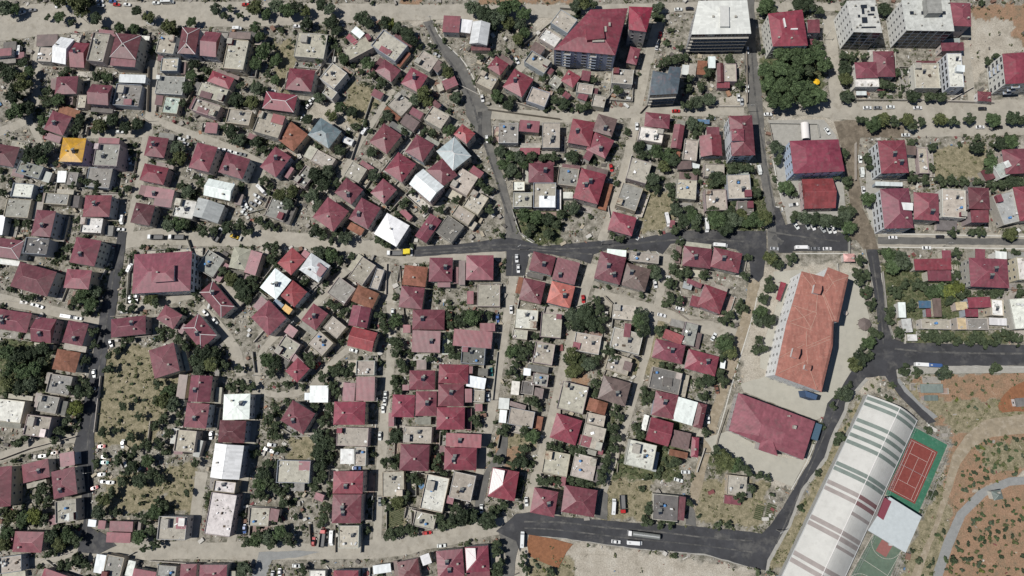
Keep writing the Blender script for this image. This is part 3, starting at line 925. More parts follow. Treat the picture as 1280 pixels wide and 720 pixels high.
def add_windows(root, W, D, h, h0=0.0, cen=None, rz=0, allsides=False, wide=False, cx=0, cy=0):
    n = 0; st = max(1, int(h/2.9))
    for sx, sy in ((0, -1), (0, 1), (-1, 0), (1, 0)):
        L = W if sx == 0 else D
        ang = {(0, -1): math.pi, (0, 1): 0, (-1, 0): math.pi/2, (1, 0): -math.pi/2}[(sx, sy)]
        nw = Vector((sx, sy, 0)); nw.rotate(Matrix.Rotation(rz, 3, 'Z'))
        to = Vector((NADW.x-cen.x, NADW.y-cen.y, 0)); dist = to.length
        if not allsides and (dist < 70 or nw.dot(to.normalized()) < .25): continue
        k = int((L-1)/(3.4 if wide else 3.0)); 
        if k < 1: k = 1
        if L < 3: continue
        for s in range(st):
            z = s*h/st+1.0
            for i in range(k):
                t = (i+.5)/k*L-L/2
                if s == 0 and i == k//2 and not allsides: me_, nm, zz = ME_DOOR, 'door', .05
                else: me_, nm, zz = (ME_WINW if wide and k > 1 else ME_WIN), 'window', z
                if not allsides and rnd.random() < .18 and nm == 'window': continue
                x = sx*(W/2+.0)+ (t if sx == 0 else 0); y = sy*(D/2)+(t if sy == 0 else 0)
                o = link(nm, me_, 'glass', root, (cx+x, cy+y, zz)); o.rotation_euler.z = ang; n += 1
    return n
NADW = Vector((0, 0, 0))
def roofmat(t, c):
    if t == 'F': return 'slab'
    if c in 'o': return 'rust'
    if c in 'wxqle': return 'tin'
    return 'roof'
last = None
ROOTS = []; BOXES = []   # footprints, for keeping ground clutter and trees out
for line in BLD.strip().split('\n'):
    wing = line[0] == '+'; f = line.lstrip('+').split()
    ax, ay, bx, by, d = map(float, f[:5]); t, c, h = f[5], f[6], float(f[7]); fl = ''.join(f[8:])
    cen, W, D, rz = rect(ax, ay, bx, by, d, h)
    D = max(D, 1.5)
    npx = math.hypot(bx-ax, by-ay)
    hpx = h
    mx_, my_ = (ax+bx)/2-(by-ay)/npx*d/2, (ay+by)/2+(bx-ax)/npx*d/2
    area = npx*d
    col = jit(CN[c][1], .2 if t != 'F' else .16)
    if wing:
        root, rc, rrz = last
        loc = cen-rc; loc.rotate(Matrix.Rotation(-rrz, 3, 'Z')); drz = rz-rrz
    else:
        if area < 190 and h <= 4.4: kind = 'shed'
        elif 'B' in fl or h >= 12: kind = 'apartment_block'
        elif t == 'F': kind = 'flat_roof_house'
        else: kind = 'pitched_roof_house'
        root = empty(kind, cen, rz); loc = Vector((0, 0, 0)); drz = 0; last = (root, cen, rz)
        size = 'tiny' if area < 100 else 'small' if area < 300 else 'mid-sized' if area < 750 else 'large' if area < 1400 else 'very large'
        noun = {'shed': 'shed', 'apartment_block': 'apartment block'}.get(kind, 'house')
        wallc = jit(rnd.choice(WALLC), .12)
        if (ax, ay) == (911, 145): wallc = (.2, .3, .45)
        if (ax, ay) == (79, 172): wallc = (.35, .3, .42)
        if 'B' in fl: wallc = (.55, .58, .6)
        reg(root, f'{size} {CN[c][0]} {RT[t]} {noun}' + (' with solar heaters' if 's' in fl else ''), mx_, my_, noun,
            {'shed': 'small sheds among the houses', 'apartment_block': 'apartment blocks of the town', 'flat_roof_house': 'flat-roofed houses of the town', 'pitched_roof_house': 'pitched-roof houses of the town'}[kind])
    BOXES.append((cen.x, cen.y, W/2+.4, D/2+.4, rz)); ROOTS.append(root)
    def place(o):
        o.location = loc; o.rotation_euler.z = drz; return o
    ins = .02 if t == 'F' else min(.35, W*.08)
    wl = MB(); hw = h-(.2 if t == 'F' else .14)-.002
    wl.box(-W/2+ins, -D/2+ins, 0, W/2-ins, D/2-ins, hw)
    place(wl.build('wall', 'wall', root, jit(wallc, .06)))
    rb, rise, ridge = roof_mesh(t, W, D, h)
    ro = place(rb.build('roof', roofmat(t, c), root, col))
    if t == 'F' and min(W, D) > 4:
        pb = MB(); q = .18; ph = rnd.choice([.35, .5, .8, .9]); a_, b_ = W/2-.01, D/2-.01
        pb.box(-a_, -b_, h+.002, a_, -b_+q, h+ph); pb.box(-a_, b_-q, h+.002, a_, b_, h+ph)
        pb.box(-a_, -b_+q+.002, h+.002, -a_+q, b_-q-.002, h+ph)
        if rnd.random() < .8: pb.box(a_-q, -b_+q+.002, h+.002, a_, b_-q-.002, h+ph)
        place(pb.build('parapet', 'wall', root, jit(wallc, .1)))
        # things cast or stacked on the roof slab: columns' stubs, boards, water barrels
        cb = MB(); k = int(W*D/14)+2
        for _ in range(min(k, 22)):
            x, y = rnd.uniform(-a_+.6, a_-.9), rnd.uniform(-b_+.6, b_-.9); s1 = rnd.choice([.25, .4, .6, .9, 1.5])*rnd.uniform(.6, 1.2); s2 = rnd.choice([.2, .4, .7, 1.1])*rnd.uniform(.6, 1.2)
            cb.box(x-s1/2, y-s2/2, h+.003, x+s1/2, y+s2/2, h+rnd.choice([.1, .2, .4, .7]), rnd.choice([0, 0, 1, 2, 3, 4]), rot=rnd.uniform(0, 1.5))
        o = place(cb.build('roof_clutter', ['conc', 'bark', 'frame', 'steel', 'rust'], root)); o['kind'] = 'stuff'
        if rnd.random() < .35 and min(W, D) > 7:
            s1, s2 = rnd.uniform(1.8, 3), rnd.uniform(2, 3.6); x, y = rnd.choice([-1, 1])*(a_-s1/2-.5), rnd.choice([-1, 1])*(b_-s2/2-.5)
            hb = MB(); hb.box(-s1/2, -s2/2, h+.003, s1/2, s2/2, h+2.1); hb.box(-s1/2-.15, -s2/2-.15, h+2.103, s1/2+.15, s2/2+.15, h+2.22, 1, bottom=True)
            ca, sa = math.cos(drz), math.sin(drz)
            o = hb.build('stair_hut', ['wall', rnd.choice(['conc', 'roof', 'rust'])], root, jit(rnd.choice([wallc, CN['r'][1], CN['k'][1]]), .1), (loc.x+x*ca-y*sa, loc.y+x*sa+y*ca, 0)); o.rotation_euler.z = drz
    if 'R' in fl and ridge:
        for a3, b3 in ridge:
            if (Vector(a3)-Vector(b3)).length > .4:
                q = MB(); q.tube((a3[0], a3[1], a3[2]+.05), (b3[0], b3[1], b3[2]+.05), .17, 5); place(q.build('ridge_cap', 'ridge', root))
    elif ridge and t in 'HPGN' and c not in 'ox':
        for a3, b3 in ridge:
            if (Vector(a3)-Vector(b3)).length > .4:
                q = MB(); q.tube((a3[0], a3[1], a3[2]+.01), (b3[0], b3[1], b3[2]+.01), .09, 4); o = place(q.build('ridge_cap', 'tin', ro)); o.location = (0, 0, 0); o.rotation_euler.z = 0; o.color = (*[min(1, x*1.7+.03) for x in col], 1)
    if 'W' in fl:   # pale strips painting the left slope's white stripes and sun glare
        q = MB(); w_, d_ = W/2-.25, D/2-.25; k = min(w_, d_); r_ = rise
        for i in range(8):
            x0, x1 = -w_+i*(w_-.3)/8+.03, -w_+(i+1)*(w_-.3)/8-.03
            z0, z1 = h+rise*(x0+W/2)/(W/2)+.06, h+rise*(x1+W/2)/(W/2)+.06
            y0 = D/2-.4 if True else 0; y1 = -D/2+(x0+W/2)+.6
            if y0 > y1: q.face([(x0, y1, z0), (x1, y1+(x1-x0), z1), (x1, y0, z1), (x0, y0, z0)])
        place(q.build('pale_glare_stripes', 'ridge', root))
    ca, sa = math.cos(drz), math.sin(drz)
    def onroof(x, y): return (loc.x+x*ca-y*sa, loc.y+x*sa+y*ca)
    def zat(x, y):
        if t in 'HP': k = min(W/2-abs(x), D/2-abs(y)); return h+rise*max(0, min(1, k/(min(W, D)/2)))
        if t == 'G': return h+rise*(1-abs(y)/(D/2))
        if t == 'N': return h+rise*(1-abs(x)/(W/2))
        if t == 'S': return h+rise*(y+D/2)/D
        return h
    if 's' in fl:
        for _ in range(1 if area < 1100 else 2):
            x, y = rnd.uniform(-.22, .22)*W, rnd.uniform(-.3, .1)*D; p = onroof(x, y)
            solar(root, p[0], p[1], zat(x, y)+.35, -rz+drz+rnd.uniform(-.2, .2) if not wing else -rz+drz)
    if t not in 'FS' and rnd.random() < .75:
        x, y = rnd.uniform(-.3, .3)*W, rnd.uniform(-.3, .3)*D; p = onroof(x, y); o = link('chimney', ME_CHIM, 'conc', root, (p[0], p[1], zat(x, y)+.1)); o.rotation_euler.z = drz
    if t == 'F' and area > 250 and rnd.random() < .6:
        for _ in range(rnd.choice([1, 2])):
            x, y = rnd.uniform(-.35, .35)*W, rnd.uniform(-.35, .35)*D; p = onroof(x, y); o = link('water_tank', ME_WT, 'any', root, (p[0], p[1], h+.003)); o.color = rnd.choice([(.7, .7, .68, 1), (.1, .25, .5, 1), (.6, .6, .58, 1)])
        if rnd.random() < .6: solar(root, *onroof(rnd.uniform(-.25, .25)*W, rnd.uniform(-.3, .3)*D), h+.6, drz-rz, False)
    if h > 5 and area > 250 and rnd.random() < .5:
        x, y = rnd.uniform(-.3, .3)*W, rnd.uniform(-.3, .3)*D; p = onroof(x, y); link('satellite_dish', ME_DISH, 'frame', root, (p[0], p[1], zat(x, y)+.5))
    if 'e' in fl:
        hb = MB(); x, y = .22*W, .2*D; hb.box(-1.6, -2, h+.004, 1.6, 2, h+2.3); hb.box(-1.8, -2.2, h+2.303, 1.8, 2.2, h+2.42, 1, bottom=True); p = onroof(-x, y)
        o = hb.build('stair_hut', ['wall', 'conc'], root, jit(wallc), (p[0], p[1], 0)); o.rotation_euler.z = drz
    if area > 150 and not wing:
        add_windows(root, W-2*ins, D-2*ins, hw, cen=cen, rz=rz, allsides='B' in fl, wide='B' in fl)
# ---------------------------------------------------------------- larger buildings with their own outlines
def cen_of(pts): return sum((p for p in pts), Vector((0, 0, 0)))/len(pts)
def ccw(q):
    A = sum(q[k].x*q[(k+1) % len(q)].y-q[(k+1) % len(q)].x*q[k].y for k in range(len(q)))
    return q if A > 0 else q[::-1]
def facade(root, a, b_, h, style, wallc, name=None):
    """windows and balconies along the wall from a to b (root-local, outside on the right of a->b)"""
    u = (b_-a); L = u.length
    if L < 4: return
    u.normalize(); nrm = Vector((u.y, -u.x, 0)); ang = math.atan2(-nrm.x, nrm.y)
    st = max(2, round(h/3.0)); fh = h/st
    if style == 'bands':       # dark glazed bays between slab edges
        k = max(2, round(L/3.6)); bw = L/k
        for s in range(st):
            for i in range(k):
                if s == 0 and i % 2: continue
                q = MB(); q.box(-bw/2+.25, 0, .6, bw/2-.25, .06, fh-.35, 0); q.box(-.04, .06, .6, .04, .1, fh-.35, 1)
                p = a+u*(bw*(i+.5)); o = q.build('window', ['glass', 'frame'], root, None, (p.x, p.y, s*fh)); o.rotation_euler.z = ang
            if s:
                q = MB(); q.box(-L/2+.2, .0, -.12, L/2-.2, .9, .12, 0, bottom=True)
                p = a+u*(L/2); o = q.build('balcony', 'conc', root, None, (p.x, p.y, s*fh)); o.rotation_euler.z = ang
    elif style == 'balc':
        k = max(3, round(L/4.2)); bw = L/k
        for s in range(st):
            for i in range(k):
                p = a+u*(bw*(i+.5))
                if i % 3 == 1:
                    q = MB(); q.box(-bw/2+.3, 0, 0, bw/2-.3, 1.3, .15, 0, bottom=True); q.box(-bw/2+.3, 1.2, .15, bw/2-.3, 1.3, 1.05, 1); q.box(-bw/2+.3, 0, .15, -bw/2+.38, 1.2, 1.05, 1); q.box(bw/2-.38, 0, .15, bw/2-.3, 1.2, 1.05, 1)
                    if s: o = q.build('balcony', ['conc', 'any'], root, (.55, .62, .72), (p.x, p.y, s*fh)); o.rotation_euler.z = ang
                o = link('window', ME_WINW if i % 3 != 2 else ME_WIN, 'glass', root, (p.x, p.y, s*fh+.95)); o.rotation_euler.z = ang
    elif style == 'frame':     # unfinished: open bays in a concrete frame
        k = max(2, round(L/4)); bw = L/k
        for s in range(st):
            for i in range(k):
                q = MB(); q.box(-bw/2+.25, 0, .25, bw/2-.25, .05, fh-.25, 0); p = a+u*(bw*(i+.5)); o = q.build('window', 'glass', root, None, (p.x, p.y, s*fh)); o.rotation_euler.z = ang
    else:
        k = max(1, round(L/3.8)); bw = L/k
        if style == 'school': st = 3; fh = h/3; k = round(L/4.4); bw = L/k
        for s in range(st):
            for i in range(k):
                p = a+u*(bw*(i+.5)); o = link('window', ME_WIN, 'glass', root, (p.x, p.y, s*fh+.95)); o.rotation_euler.z = ang
def polyb(kind, outline, h, roof, col, wallc, look, label, rise=1.6, left='plain', styles=('plain',), inset=.45, shadecat='apartment block', grp='apartment blocks of the town', nowin=False, base_in=.3):
    pts = ccw([g(x, y, h) for x, y in P(outline)]); c = cen_of(pts); c.z = 0
    root = empty(kind, c); L = [p-c for p in pts]; ce = cen_of(L)
    wl = MB(); W_ = [ce+(p-ce)*(1-base_in/ max(4, (p-ce).length)) for p in L]
    wl.prism([(p.x, p.y) for p in W_], 0, h-.22); wl.build('wall', 'wall', root, wallc)
    rb = MB(); n = len(L)
    if rise:
        I = [ce+(p-ce)*inset for p in L]
        for i in range(n):
            a, b_ = L[i], L[(i+1) % n]; q, r = I[(i+1) % n], I[i]; e = (b_-a).normalized()
            pp = [(a.x, a.y, h), (b_.x, b_.y, h), (q.x, q.y, h+rise), (r.x, r.y, h+rise)]
            rb.face(pp, 0, [((Vector(x)-Vector(pp[0])).dot(e), (Vector(x)-Vector(pp[0])).dot(Vector((-e.y, e.x, 0)))) for x in pp])
        rb.face([(p.x, p.y, h+rise) for p in I], 0, [(p.x, p.y) for p in I])
    else: rb.face([(p.x, p.y, h) for p in L], 0)
    for i in range(n):
        a, b_ = L[i], L[(i+1) % n]; rb.face([(a.x, a.y, h-.2), (b_.x, b_.y, h-.2), (b_.x, b_.y, h), (a.x, a.y, h)])
    rb.face([(p.x, p.y, h-.2) for p in L[::-1]])
    ro = rb.build('roof', roof, root, col)
    if not nowin:
        for i in range(n): e_ = W_[(i+1) % n]-W_[i]; facade(root, W_[i], W_[(i+1) % n], h-.3, left if abs(e_.y) > abs(e_.x) else styles[i % len(styles)], wallc)
    xs_ = [float(t) for t in outline.split()]
    reg(root, look, sum(xs_[::2])/n, sum(xs_[1::2])/n, shadecat, grp, label)
    BOXES.append((c.x, c.y, max(abs(p.x) for p in L), max(abs(p.y) for p in L), 0))
    return root, L, ro
def addbox(root, name, x, y, w, d, z0, z1, m, col=None, rot=0, parent=None):
    c = root.location; p = g(x, y, z1)-c; q = MB(); q.box(-w/2, -d/2, z0, w/2, d/2, z1, 0, bottom=True); o = q.build(name, m, parent or root, col, (p.x, p.y, 0)); o.rotation_euler.z = rot; return o
CRIM = (.2, .045, .062)
M['rtile'] = mat('ridge_tile', (.46, .3, .24), .8)
r, L, _ = polyb('apartment_block', '738 12 785 10 769 69 692 62', 17, 'roof', CRIM, (.3, .33, .42), '', 'long crimson-roofed apartment block with balconies above small yards at the top', styles=('balc',), rise=2)
addbox(r, 'roof_box', 744, 41, 9, 7, 18.2, 20.6, 'roof', CRIM, .1); addbox(r, 'chimney', 748, 51, 6, 1, 17.5, 19.6, 'conc'); addbox(r, 'chimney', 757, 36, 1, 3, 17.5, 19.8, 'conc'); addbox(r, 'chimney', 762, 30, 1, 2, 17.5, 19.8, 'conc')
polyb('apartment_block', '786 8 816 9 808 40 786 37', 16, 'roof', (.26, .03, .055), (.4, .38, .36), '', 'square crimson hip-roofed block joined to the right of the long crimson one', rise=2.2, inset=.1)
r, L, _ = polyb('apartment_block', '873 1 934 0 939 42 864 43', 18.5, 'tin', (.66, .67, .63), (.3, .3, .31), '', 'broad white-roofed apartment block with a long glazed front at the top edge', styles=('bands', 'bands', 'bands', 'bands'), rise=.9, inset=.2)
addbox(r, 'roof_light', 906, 20, 4.4, 11.5, 18.6, 20.3, 'tin', (.6, .6, .57), -.03); addbox(r, 'chimney', 892, 20, 1, 1, 18, 20, 'conc'); addbox(r, 'chimney', 920, 20, 1, 1, 18, 20, 'conc')
polyb('apartment_block', '816 88 836 92 837 83 852 84 847 117 812 119', 13.5, 'roof', (.085, .11, .13), (.42, .42, .4), '', 'slate-blue roofed block with a dark stepped front beside the dusty side street', styles=('bands',), rise=.9, inset=.3)
r, L, _ = polyb('apartment_block', '960 17 1003 12 1010 57 966 58', 13, 'roof', (.24, .045, .065), (.58, .57, .52), '', 'cream-walled block with a mauve-red roof just above the tree grove', rise=1.6)
addbox(r, 'chimney', 981, 28, .7, 5, 13.3, 15.6, 'frame', None, .12); addbox(r, 'chimney', 993, 36, 3.4, .7, 13.3, 15.2, 'frame'); addbox(r, 'chimney', 974, 46, .8, .8, 13, 15, 'conc'); addbox(r, 'chimney', 990, 47, .8, .8, 13, 15, 'conc')
r, L, _ = polyb('apartment_block', '1058 1 1094 0 1103 41 1067 40', 17, 'slab', (.5, .5, .47), (.6, .6, .57), '', 'narrow unfinished grey block with open bays and holes in its roof', styles=('frame',), rise=0)
for x, y, w_, d_ in ((1080, 8, 3, 2), (1091, 11, 2, 2.5), (1081, 25, 2.6, 3.2), (1089, 18, 3, 1), (1086, 34, 7, .8), (1074, 20, 1, 1.5), (1079, 14, 1.2, 3)): addbox(r, 'roof_opening', x, y, w_, d_, 17.0, 17.3, 'glass')
for x, y in ((1070, 6), (1096, 5), (1098, 26), (1072, 33), (1086, 13), (1076, 30), (1094, 20)): addbox(r, 'column_stub', x, y, .6, .6, 17, 18.4, 'conc')
r, L, _ = polyb('apartment_block', '1127 0 1187 0 1193 39 1133 38', 17, 'slab', (.5, .51, .48), (.6, .6, .57), '', 'wide unfinished grey block with a stair tower and glazed grid front', styles=('frame',), rise=0)
addbox(r, 'stair_tower', 1168, 6, 7, 9, 17, 21, 'slab', (.3, .3, .28)); addbox(r, 'roof_opening', 1140, 16, 1.8, 1.8, 17, 17.3, 'glass'); addbox(r, 'roof_opening', 1180, 16, 1.8, 1.8, 17, 17.3, 'glass'); addbox(r, 'roof_opening', 1153, 16, .8, 1.8, 17, 17.3, 'glass')
for i in range(7): addbox(r, 'column_stub', 1136+i*8.5, 3+(i % 3)*14, .5, .5, 17, 18, 'conc')
polyb('apartment_block', '987 176 1048 174 1056 214 992 217', 11.5, 'roof', (.215, .045, .07), (.42, .5, .62), '', 'pale-blue walled block with a wide mauve-red roof beside the walled yard', rise=1.5)
polyb('apartment_block', '1253 67 1300 64 1302 103 1257 105', 13, 'roof', (.22, .045, .065), (.58, .58, .54), '', 'cream block with balconies and mauve-red roof at the right edge', styles=('balc',), rise=1.5, left='balc')
# school
r, L, ro = polyb('school_building', '983 404 990 381 1002 339 1030 346 1035 334 1061 344 1048 403 1042 402 1041 432 1027 490 969 469', 16, 'tile', (.3, .1, .07), (.8, .8, .78), '',
      'orange-tiled three-winged school with white window walls in a paved yard', rise=.9, inset=.86, nowin=True, shadecat='school', grp=None)
for i, p in enumerate(L): pass
c = r.location
def seg(x0, y0, x1, y1, h=15.7):
    a, b_ = g(x0, y0, 16)-c, g(x1, y1, 16)-c; a.z = b_.z = 0
    u = (b_-a).normalized(); nrm = Vector((u.y, -u.x, 0)); off = -.05
    facade(r, a+nrm*off, b_+nrm*off, h, 'school', None)
for s_ in ((1002, 340, 991, 379), (990, 382, 983, 403), (982, 405, 969, 468), (970, 470, 1026, 490)): seg(*s_)
for a_, b_ in (((1004, 344), (1022, 366)), ((1010, 337), (1030, 372)), ((1022, 366), (1020, 390)), ((1061, 346), (1042, 352)), ((1042, 352), (1032, 366)), ((1034, 342), (1044, 358)), ((1030, 368), (1044, 400)), ((1028, 366), (1041, 402)), ((989, 381), (1021, 391)), ((1021, 391), (1013, 412)), ((989, 404), (1013, 412)),
              ((993, 383), (1005, 396)), ((1005, 396), (1014, 410)), ((987, 402), (1005, 396)), ((1005, 396), (1018, 389)), ((1008, 414), (1008, 433)), ((1008, 433), (1038, 420)), ((1008, 436), (1038, 424)), ((972, 448), (1006, 430)), ((1008, 450), (1021, 486)), ((972, 467), (1006, 452)), ((1008, 438), (1010, 452))):
    q = MB(); p0, p1 = g(*a_, 16.9)-c, g(*b_, 16.9)-c; 
    mid = 16.92; q.tube((p0.x, p0.y, mid), (p1.x, p1.y, mid), .12, 5); q.build('ridge_cap', 'rtile', r)
def hutbox(x, y, w_, d_, rot):
    o = addbox(r, 'chimney', x, y, w_, d_, 16.4, 20.2, 'wall', (.6, .6, .58), rot); q = MB(); p = o.location
    rb_, ri, _r = roof_mesh('G', w_+.6, d_+.6, 20.25); z = rb_.build('roof', 'tile', o, (.3, .08, .06)); return o
hutbox(1022, 361, 2.6, 4, -.25); hutbox(995, 441, 2.6, 4.2, -.3); hutbox(1010, 459, 2, 2, -.3)
q = MB(); p0 = [g(x, y, 9)-c for x, y in ((1006, 488), (1022, 494), (1020, 500), (1008, 496))]; q.prism([(p.x, p.y) for p in ccw(p0)], 0, 9); q.build('entrance_block', 'any', r, (.05, .09, .17))
q = MB(); p0 = [g(x, y, 3.5)-c for x, y in ((976, 352), (983, 354), (975, 376), (970, 374))]; q.prism([(p.x, p.y) for p in ccw(p0)], 3.2, 3.5); q.tube((p0[0].x, p0[0].y, 0), (p0[0].x, p0[0].y, 3.2), .1); q.tube((p0[2].x, p0[2].y, 0), (p0[2].x, p0[2].y, 3.2), .1)
o = q.build('bus_canopy', 'roof', None, (.2, .03, .045), c); reg(o, '', 976, 364, 'canopy', None, 'long dark red canopy standing beside the white window wall of the school')
# broad hall with mauve roof
r, L, _ = polyb('market_hall', '923 491 1019 527 1004 575 971 562 972 570 948 562 950 554 911 538', 8, 'roof', (.25, .085, .105), (.45, .42, .4), '', 'broad mauve-red hall roof in a paved yard left of the sloping asphalt road', rise=2.2, inset=.3, shadecat='hall', grp=None)
addbox(r, 'chimney', 994, 534, 1.2, 1.6, 8.5, 11.5, 'conc', None, -.3); addbox(r, 'chimney', 987, 520, .7, .7, 8.5, 10.6, 'conc')
q = MB(); p0 = [g(x, y, 5)-r.location for x, y in ((1019, 528), (1028, 531), (1022, 551), (1013, 548))]; q.prism([(p.x, p.y) for p in ccw(p0)], 0, 5); q.build('side_block', 'any', r, (.06, .11, .16))
# arched sports hall
hh, hr = 5.0, 7.5
A0, A1 = g(1085, 493, hh), g(985, 704, hh); B0, B1 = g(1141, 526, hh), g(1063, 718, hh)
u = (A1-A0).normalized(); v = Vector((-u.y, u.x, 0)); 
if (B0-A0).dot(v) < 0: v = -v
Wd = ((B0-A0).dot(v)+(B1-A0).dot(v))/2; Lt = (A1-A0).length*1.13; rc = A0.copy(); rc.z = 0
root = empty('sports_hall', rc); Lf = (A1-A0).length
def yt(y): return ((g(1085+(985-1085)*(y-493)/211, y, hh)-A0).dot(u))
bands = []
for y, wpx, m in ((497, 3.4, 1), (504, 3.4, 1), (524, 3.6, 1), (532.5, 3.6, 1), (542, 3.6, 1), (550.5, 3.6, 1), (578, 3.8, 1), (584, 3.8, 1), (601, 4, 2), (608.5, 4, 2), (621, 3, 4), (645, 4.4, 2), (652, 4.4, 2), (661, 2.6, 4), (690, 4.4, 2), (698.5, 4.4, 2), (728, 4.4, 2), (738, 4.4, 2)): bands.append((yt(y), wpx*.4/1.1*1.0, m))
cuts = [0, Lt]
for t, wd, m in bands: cuts += [t-wd/2-.25, t+wd/2+.25]
cuts = sorted(c_ for c_ in cuts if 0 <= c_ <= Lt)
N = 20
def arc(i):
    x = i/N; return Wd*x, hh+hr*(1-abs(2*x-1)**1.45)
rb = MB()
for t0, t1 in zip(cuts, cuts[1:]):
    mid = (t0+t1)/2; m = 0
    for t, wd, mm in bands:
        if abs(mid-t) < wd/2+.26: m = mm
    if t1-t0 < .02: continue
    for i in range(N):
        x0, z0 = arc(i); x1, z1 = arc(i+1); mi = m
        if i >= N//2 and m == 2 and 593 < 493+mid/Lf*211 < 612: mi = 3
        pts = [u*t0+v*x0, u*t1+v*x0, u*t1+v*x1, u*t0+v*x1]; zs = [z0, z0, z1, z1]
        rb.face([(p.x, p.y, z) for p, z in zip(pts, zs)], 0 if mi == 4 and i < 10 else (2 if mi == 4 else mi))
o = rb.build('roof', ['hallw', 'hallg', 'hallm', 'hallr'], root)
for p in o.data.polygons: p.use_smooth = True
wl = MB()
for t in (.3, Lt-.3):
    for i in range(N):
        x0, z0 = arc(i); x1, z1 = arc(i+1); a, b_ = u*t+v*x0, u*t+v*x1; wl.face([(a.x, a.y, 0), (b_.x, b_.y, 0), (b_.x, b_.y, z1-.05), (a.x, a.y, z0-.05)])
for x in (.25, Wd-.25):
    a, b_ = v*x+u*.3, v*x+u*(Lt-.3); wl.face([(a.x, a.y, 0), (b_.x, b_.y, 0), (b_.x, b_.y, hh), (a.x, a.y, hh)])
wl.build('wall', 'wall', root, (.42, .42, .4))
q = MB(); x, z = arc(N//2); a, b_ = v*x, v*x+u*Lt; q.tube((a.x, a.y, z+.02), (b_.x, b_.y, z+.02), .16, 6); q.build('ridge_cap', 'ridge', root)
for x in (.0, Wd): 
    q = MB(); a, b_ = v*x, v*x+u*Lt; q.tube((a.x, a.y, hh), (b_.x, b_.y, hh), .22, 6); q.build('gutter', 'steel', root)
reg(root, '', 1065, 600, 'sports hall', None, 'long arched sports hall with a pale roof and green and mauve stripes')
hc = rc+u*Lt/2+v*Wd/2; BOXES.append((hc.x, hc.y, Lt/2, Wd/2, math.atan2(u.y, u.x)))
# white flat-roofed shed beside the tennis court
p3 = [g(x, y, 6) for x, y in ((1112, 621), (1152, 646), (1132, 691), (1085, 663))]; cc = cen_of(p3); cc.z = 0; p3 = [p-cc for p in ccw(p3)]
root = empty('storage_building', cc); q = MB(); q.prism([(p.x*.97, p.y*.97) for p in p3], 0, 5.8); q.build('wall', 'wall', root, (.5, .5, .5))
q = MB(); q.prism([(p.x, p.y) for p in p3], 5.81, 6.05); q.build('roof', 'tin', root, (.46, .5, .51)); 
s1 = [g(x, y, 6.2)-cc for x, y in ((1106, 622), (1114, 627), (1104, 650), (1097, 645))]; q = MB(); q.prism([(p.x, p.y) for p in ccw(s1)], 5.5, 6.4); q.build('entrance_roof', 'any', root, (.2, .05, .07))
reg(root, '', 1120, 656, 'building', None, 'pale flat-roofed building with a maroon strip between the tennis and ball courts'); BOXES.append((cc.x, cc.y, 14, 12, .5))
# ---------------------------------------------------------------- courts
def line(q, a, b_, wd, z):
    a, b_ = Vector(a), Vector(b_); u = (b_-a).normalized(); n = Vector((-u.y, u.x))*wd/2; a = a-u*wd/2; b_ = b_+u*wd/2
    pp = [a-n, b_-n, b_+n, a+n]; q.face([(p.x, p.y, z) for p in pp])
def court(name, apron, corners, z, mats, label, px, py):
    c4 = [g(x, y, 0) for x, y in corners]; cc = cen_of(c4); root = empty(name, (cc.x, cc.y, 0))
    ap = ccw([g(x, y, 0)-cc for x, y in P(apron)]); q = MB(); q.prism([(p.x, p.y) for p in ap], 0, z); q.build('apron', mats[0], root)
    ax = (((c4[3]+c4[2])-(c4[0]+c4[1]))/2).normalized(); ay = Vector((-ax.y, ax.x, 0)); return root, ax.xy, ay.xy, z
root, U, V, z = court('tennis_court', '1141 533 1184 556 1147 643 1107 618', ((1141, 554), (1165, 568), (1141, 623), (1116, 609)), .15, ('green',), '', 1141, 588)
hl, hw_ = 11.885*1.06, 5.485*1.06
def pt(a, b_): return U*a+V*b_
q = MB(); pp = [pt(-hl-.8, -hw_-.8), pt(hl+.8, -hw_-.8), pt(hl+.8, hw_+.8), pt(-hl-.8, hw_+.8)]; q.face([(p.x, p.y, .154) for p in ccw([p.to_3d() for p in pp])]); q.build('playing_surface', 'clay', root)
q = MB(); sw = 4.115*1.06; sv = 6.4*1.06
for a, b_ in (((-hl, -hw_), (hl, -hw_)), ((-hl, hw_), (hl, hw_)), ((-hl, -hw_), (-hl, hw_)), ((hl, -hw_), (hl, hw_)), ((-hl, -sw), (hl, -sw)), ((-hl, sw), (hl, sw)), ((-sv, -sw), (-sv, sw)), ((sv, -sw), (sv, sw)), ((-sv, 0), (sv, 0))):
    line(q, pt(*a), pt(*b_), .1, .158)
o = q.build('court_lines', 'line', root)
for p in o.data.polygons:
    if p.normal.z < 0: p.flip()
q = MB(); a, b_ = pt(0, -hw_-.6), pt(0, hw_+.6)
for p in (a, b_): q.tube((p.x, p.y, .15), (p.x, p.y, 1.3), .06)
q.tube((a.x, a.y, 1.2), (b_.x, b_.y, 1.2), .03, 4); q.tube((a.x, a.y, .75), (b_.x, b_.y, .75), .015, 3); q.tube((a.x, a.y, .4), (b_.x, b_.y, .4), .015, 3); q.build('net', 'steel', root)
reg(root, '', 1141, 588, 'tennis court', None, 'red tennis court with white lines on a green apron beside the arched hall')
root, U, V, z = court('basketball_court', '1092 668 1126 688 1096 760 1054 738', ((1092, 668), (1126, 688), (1092, 748), (1058, 728)), .15, ('gold',), '', 1090, 705)
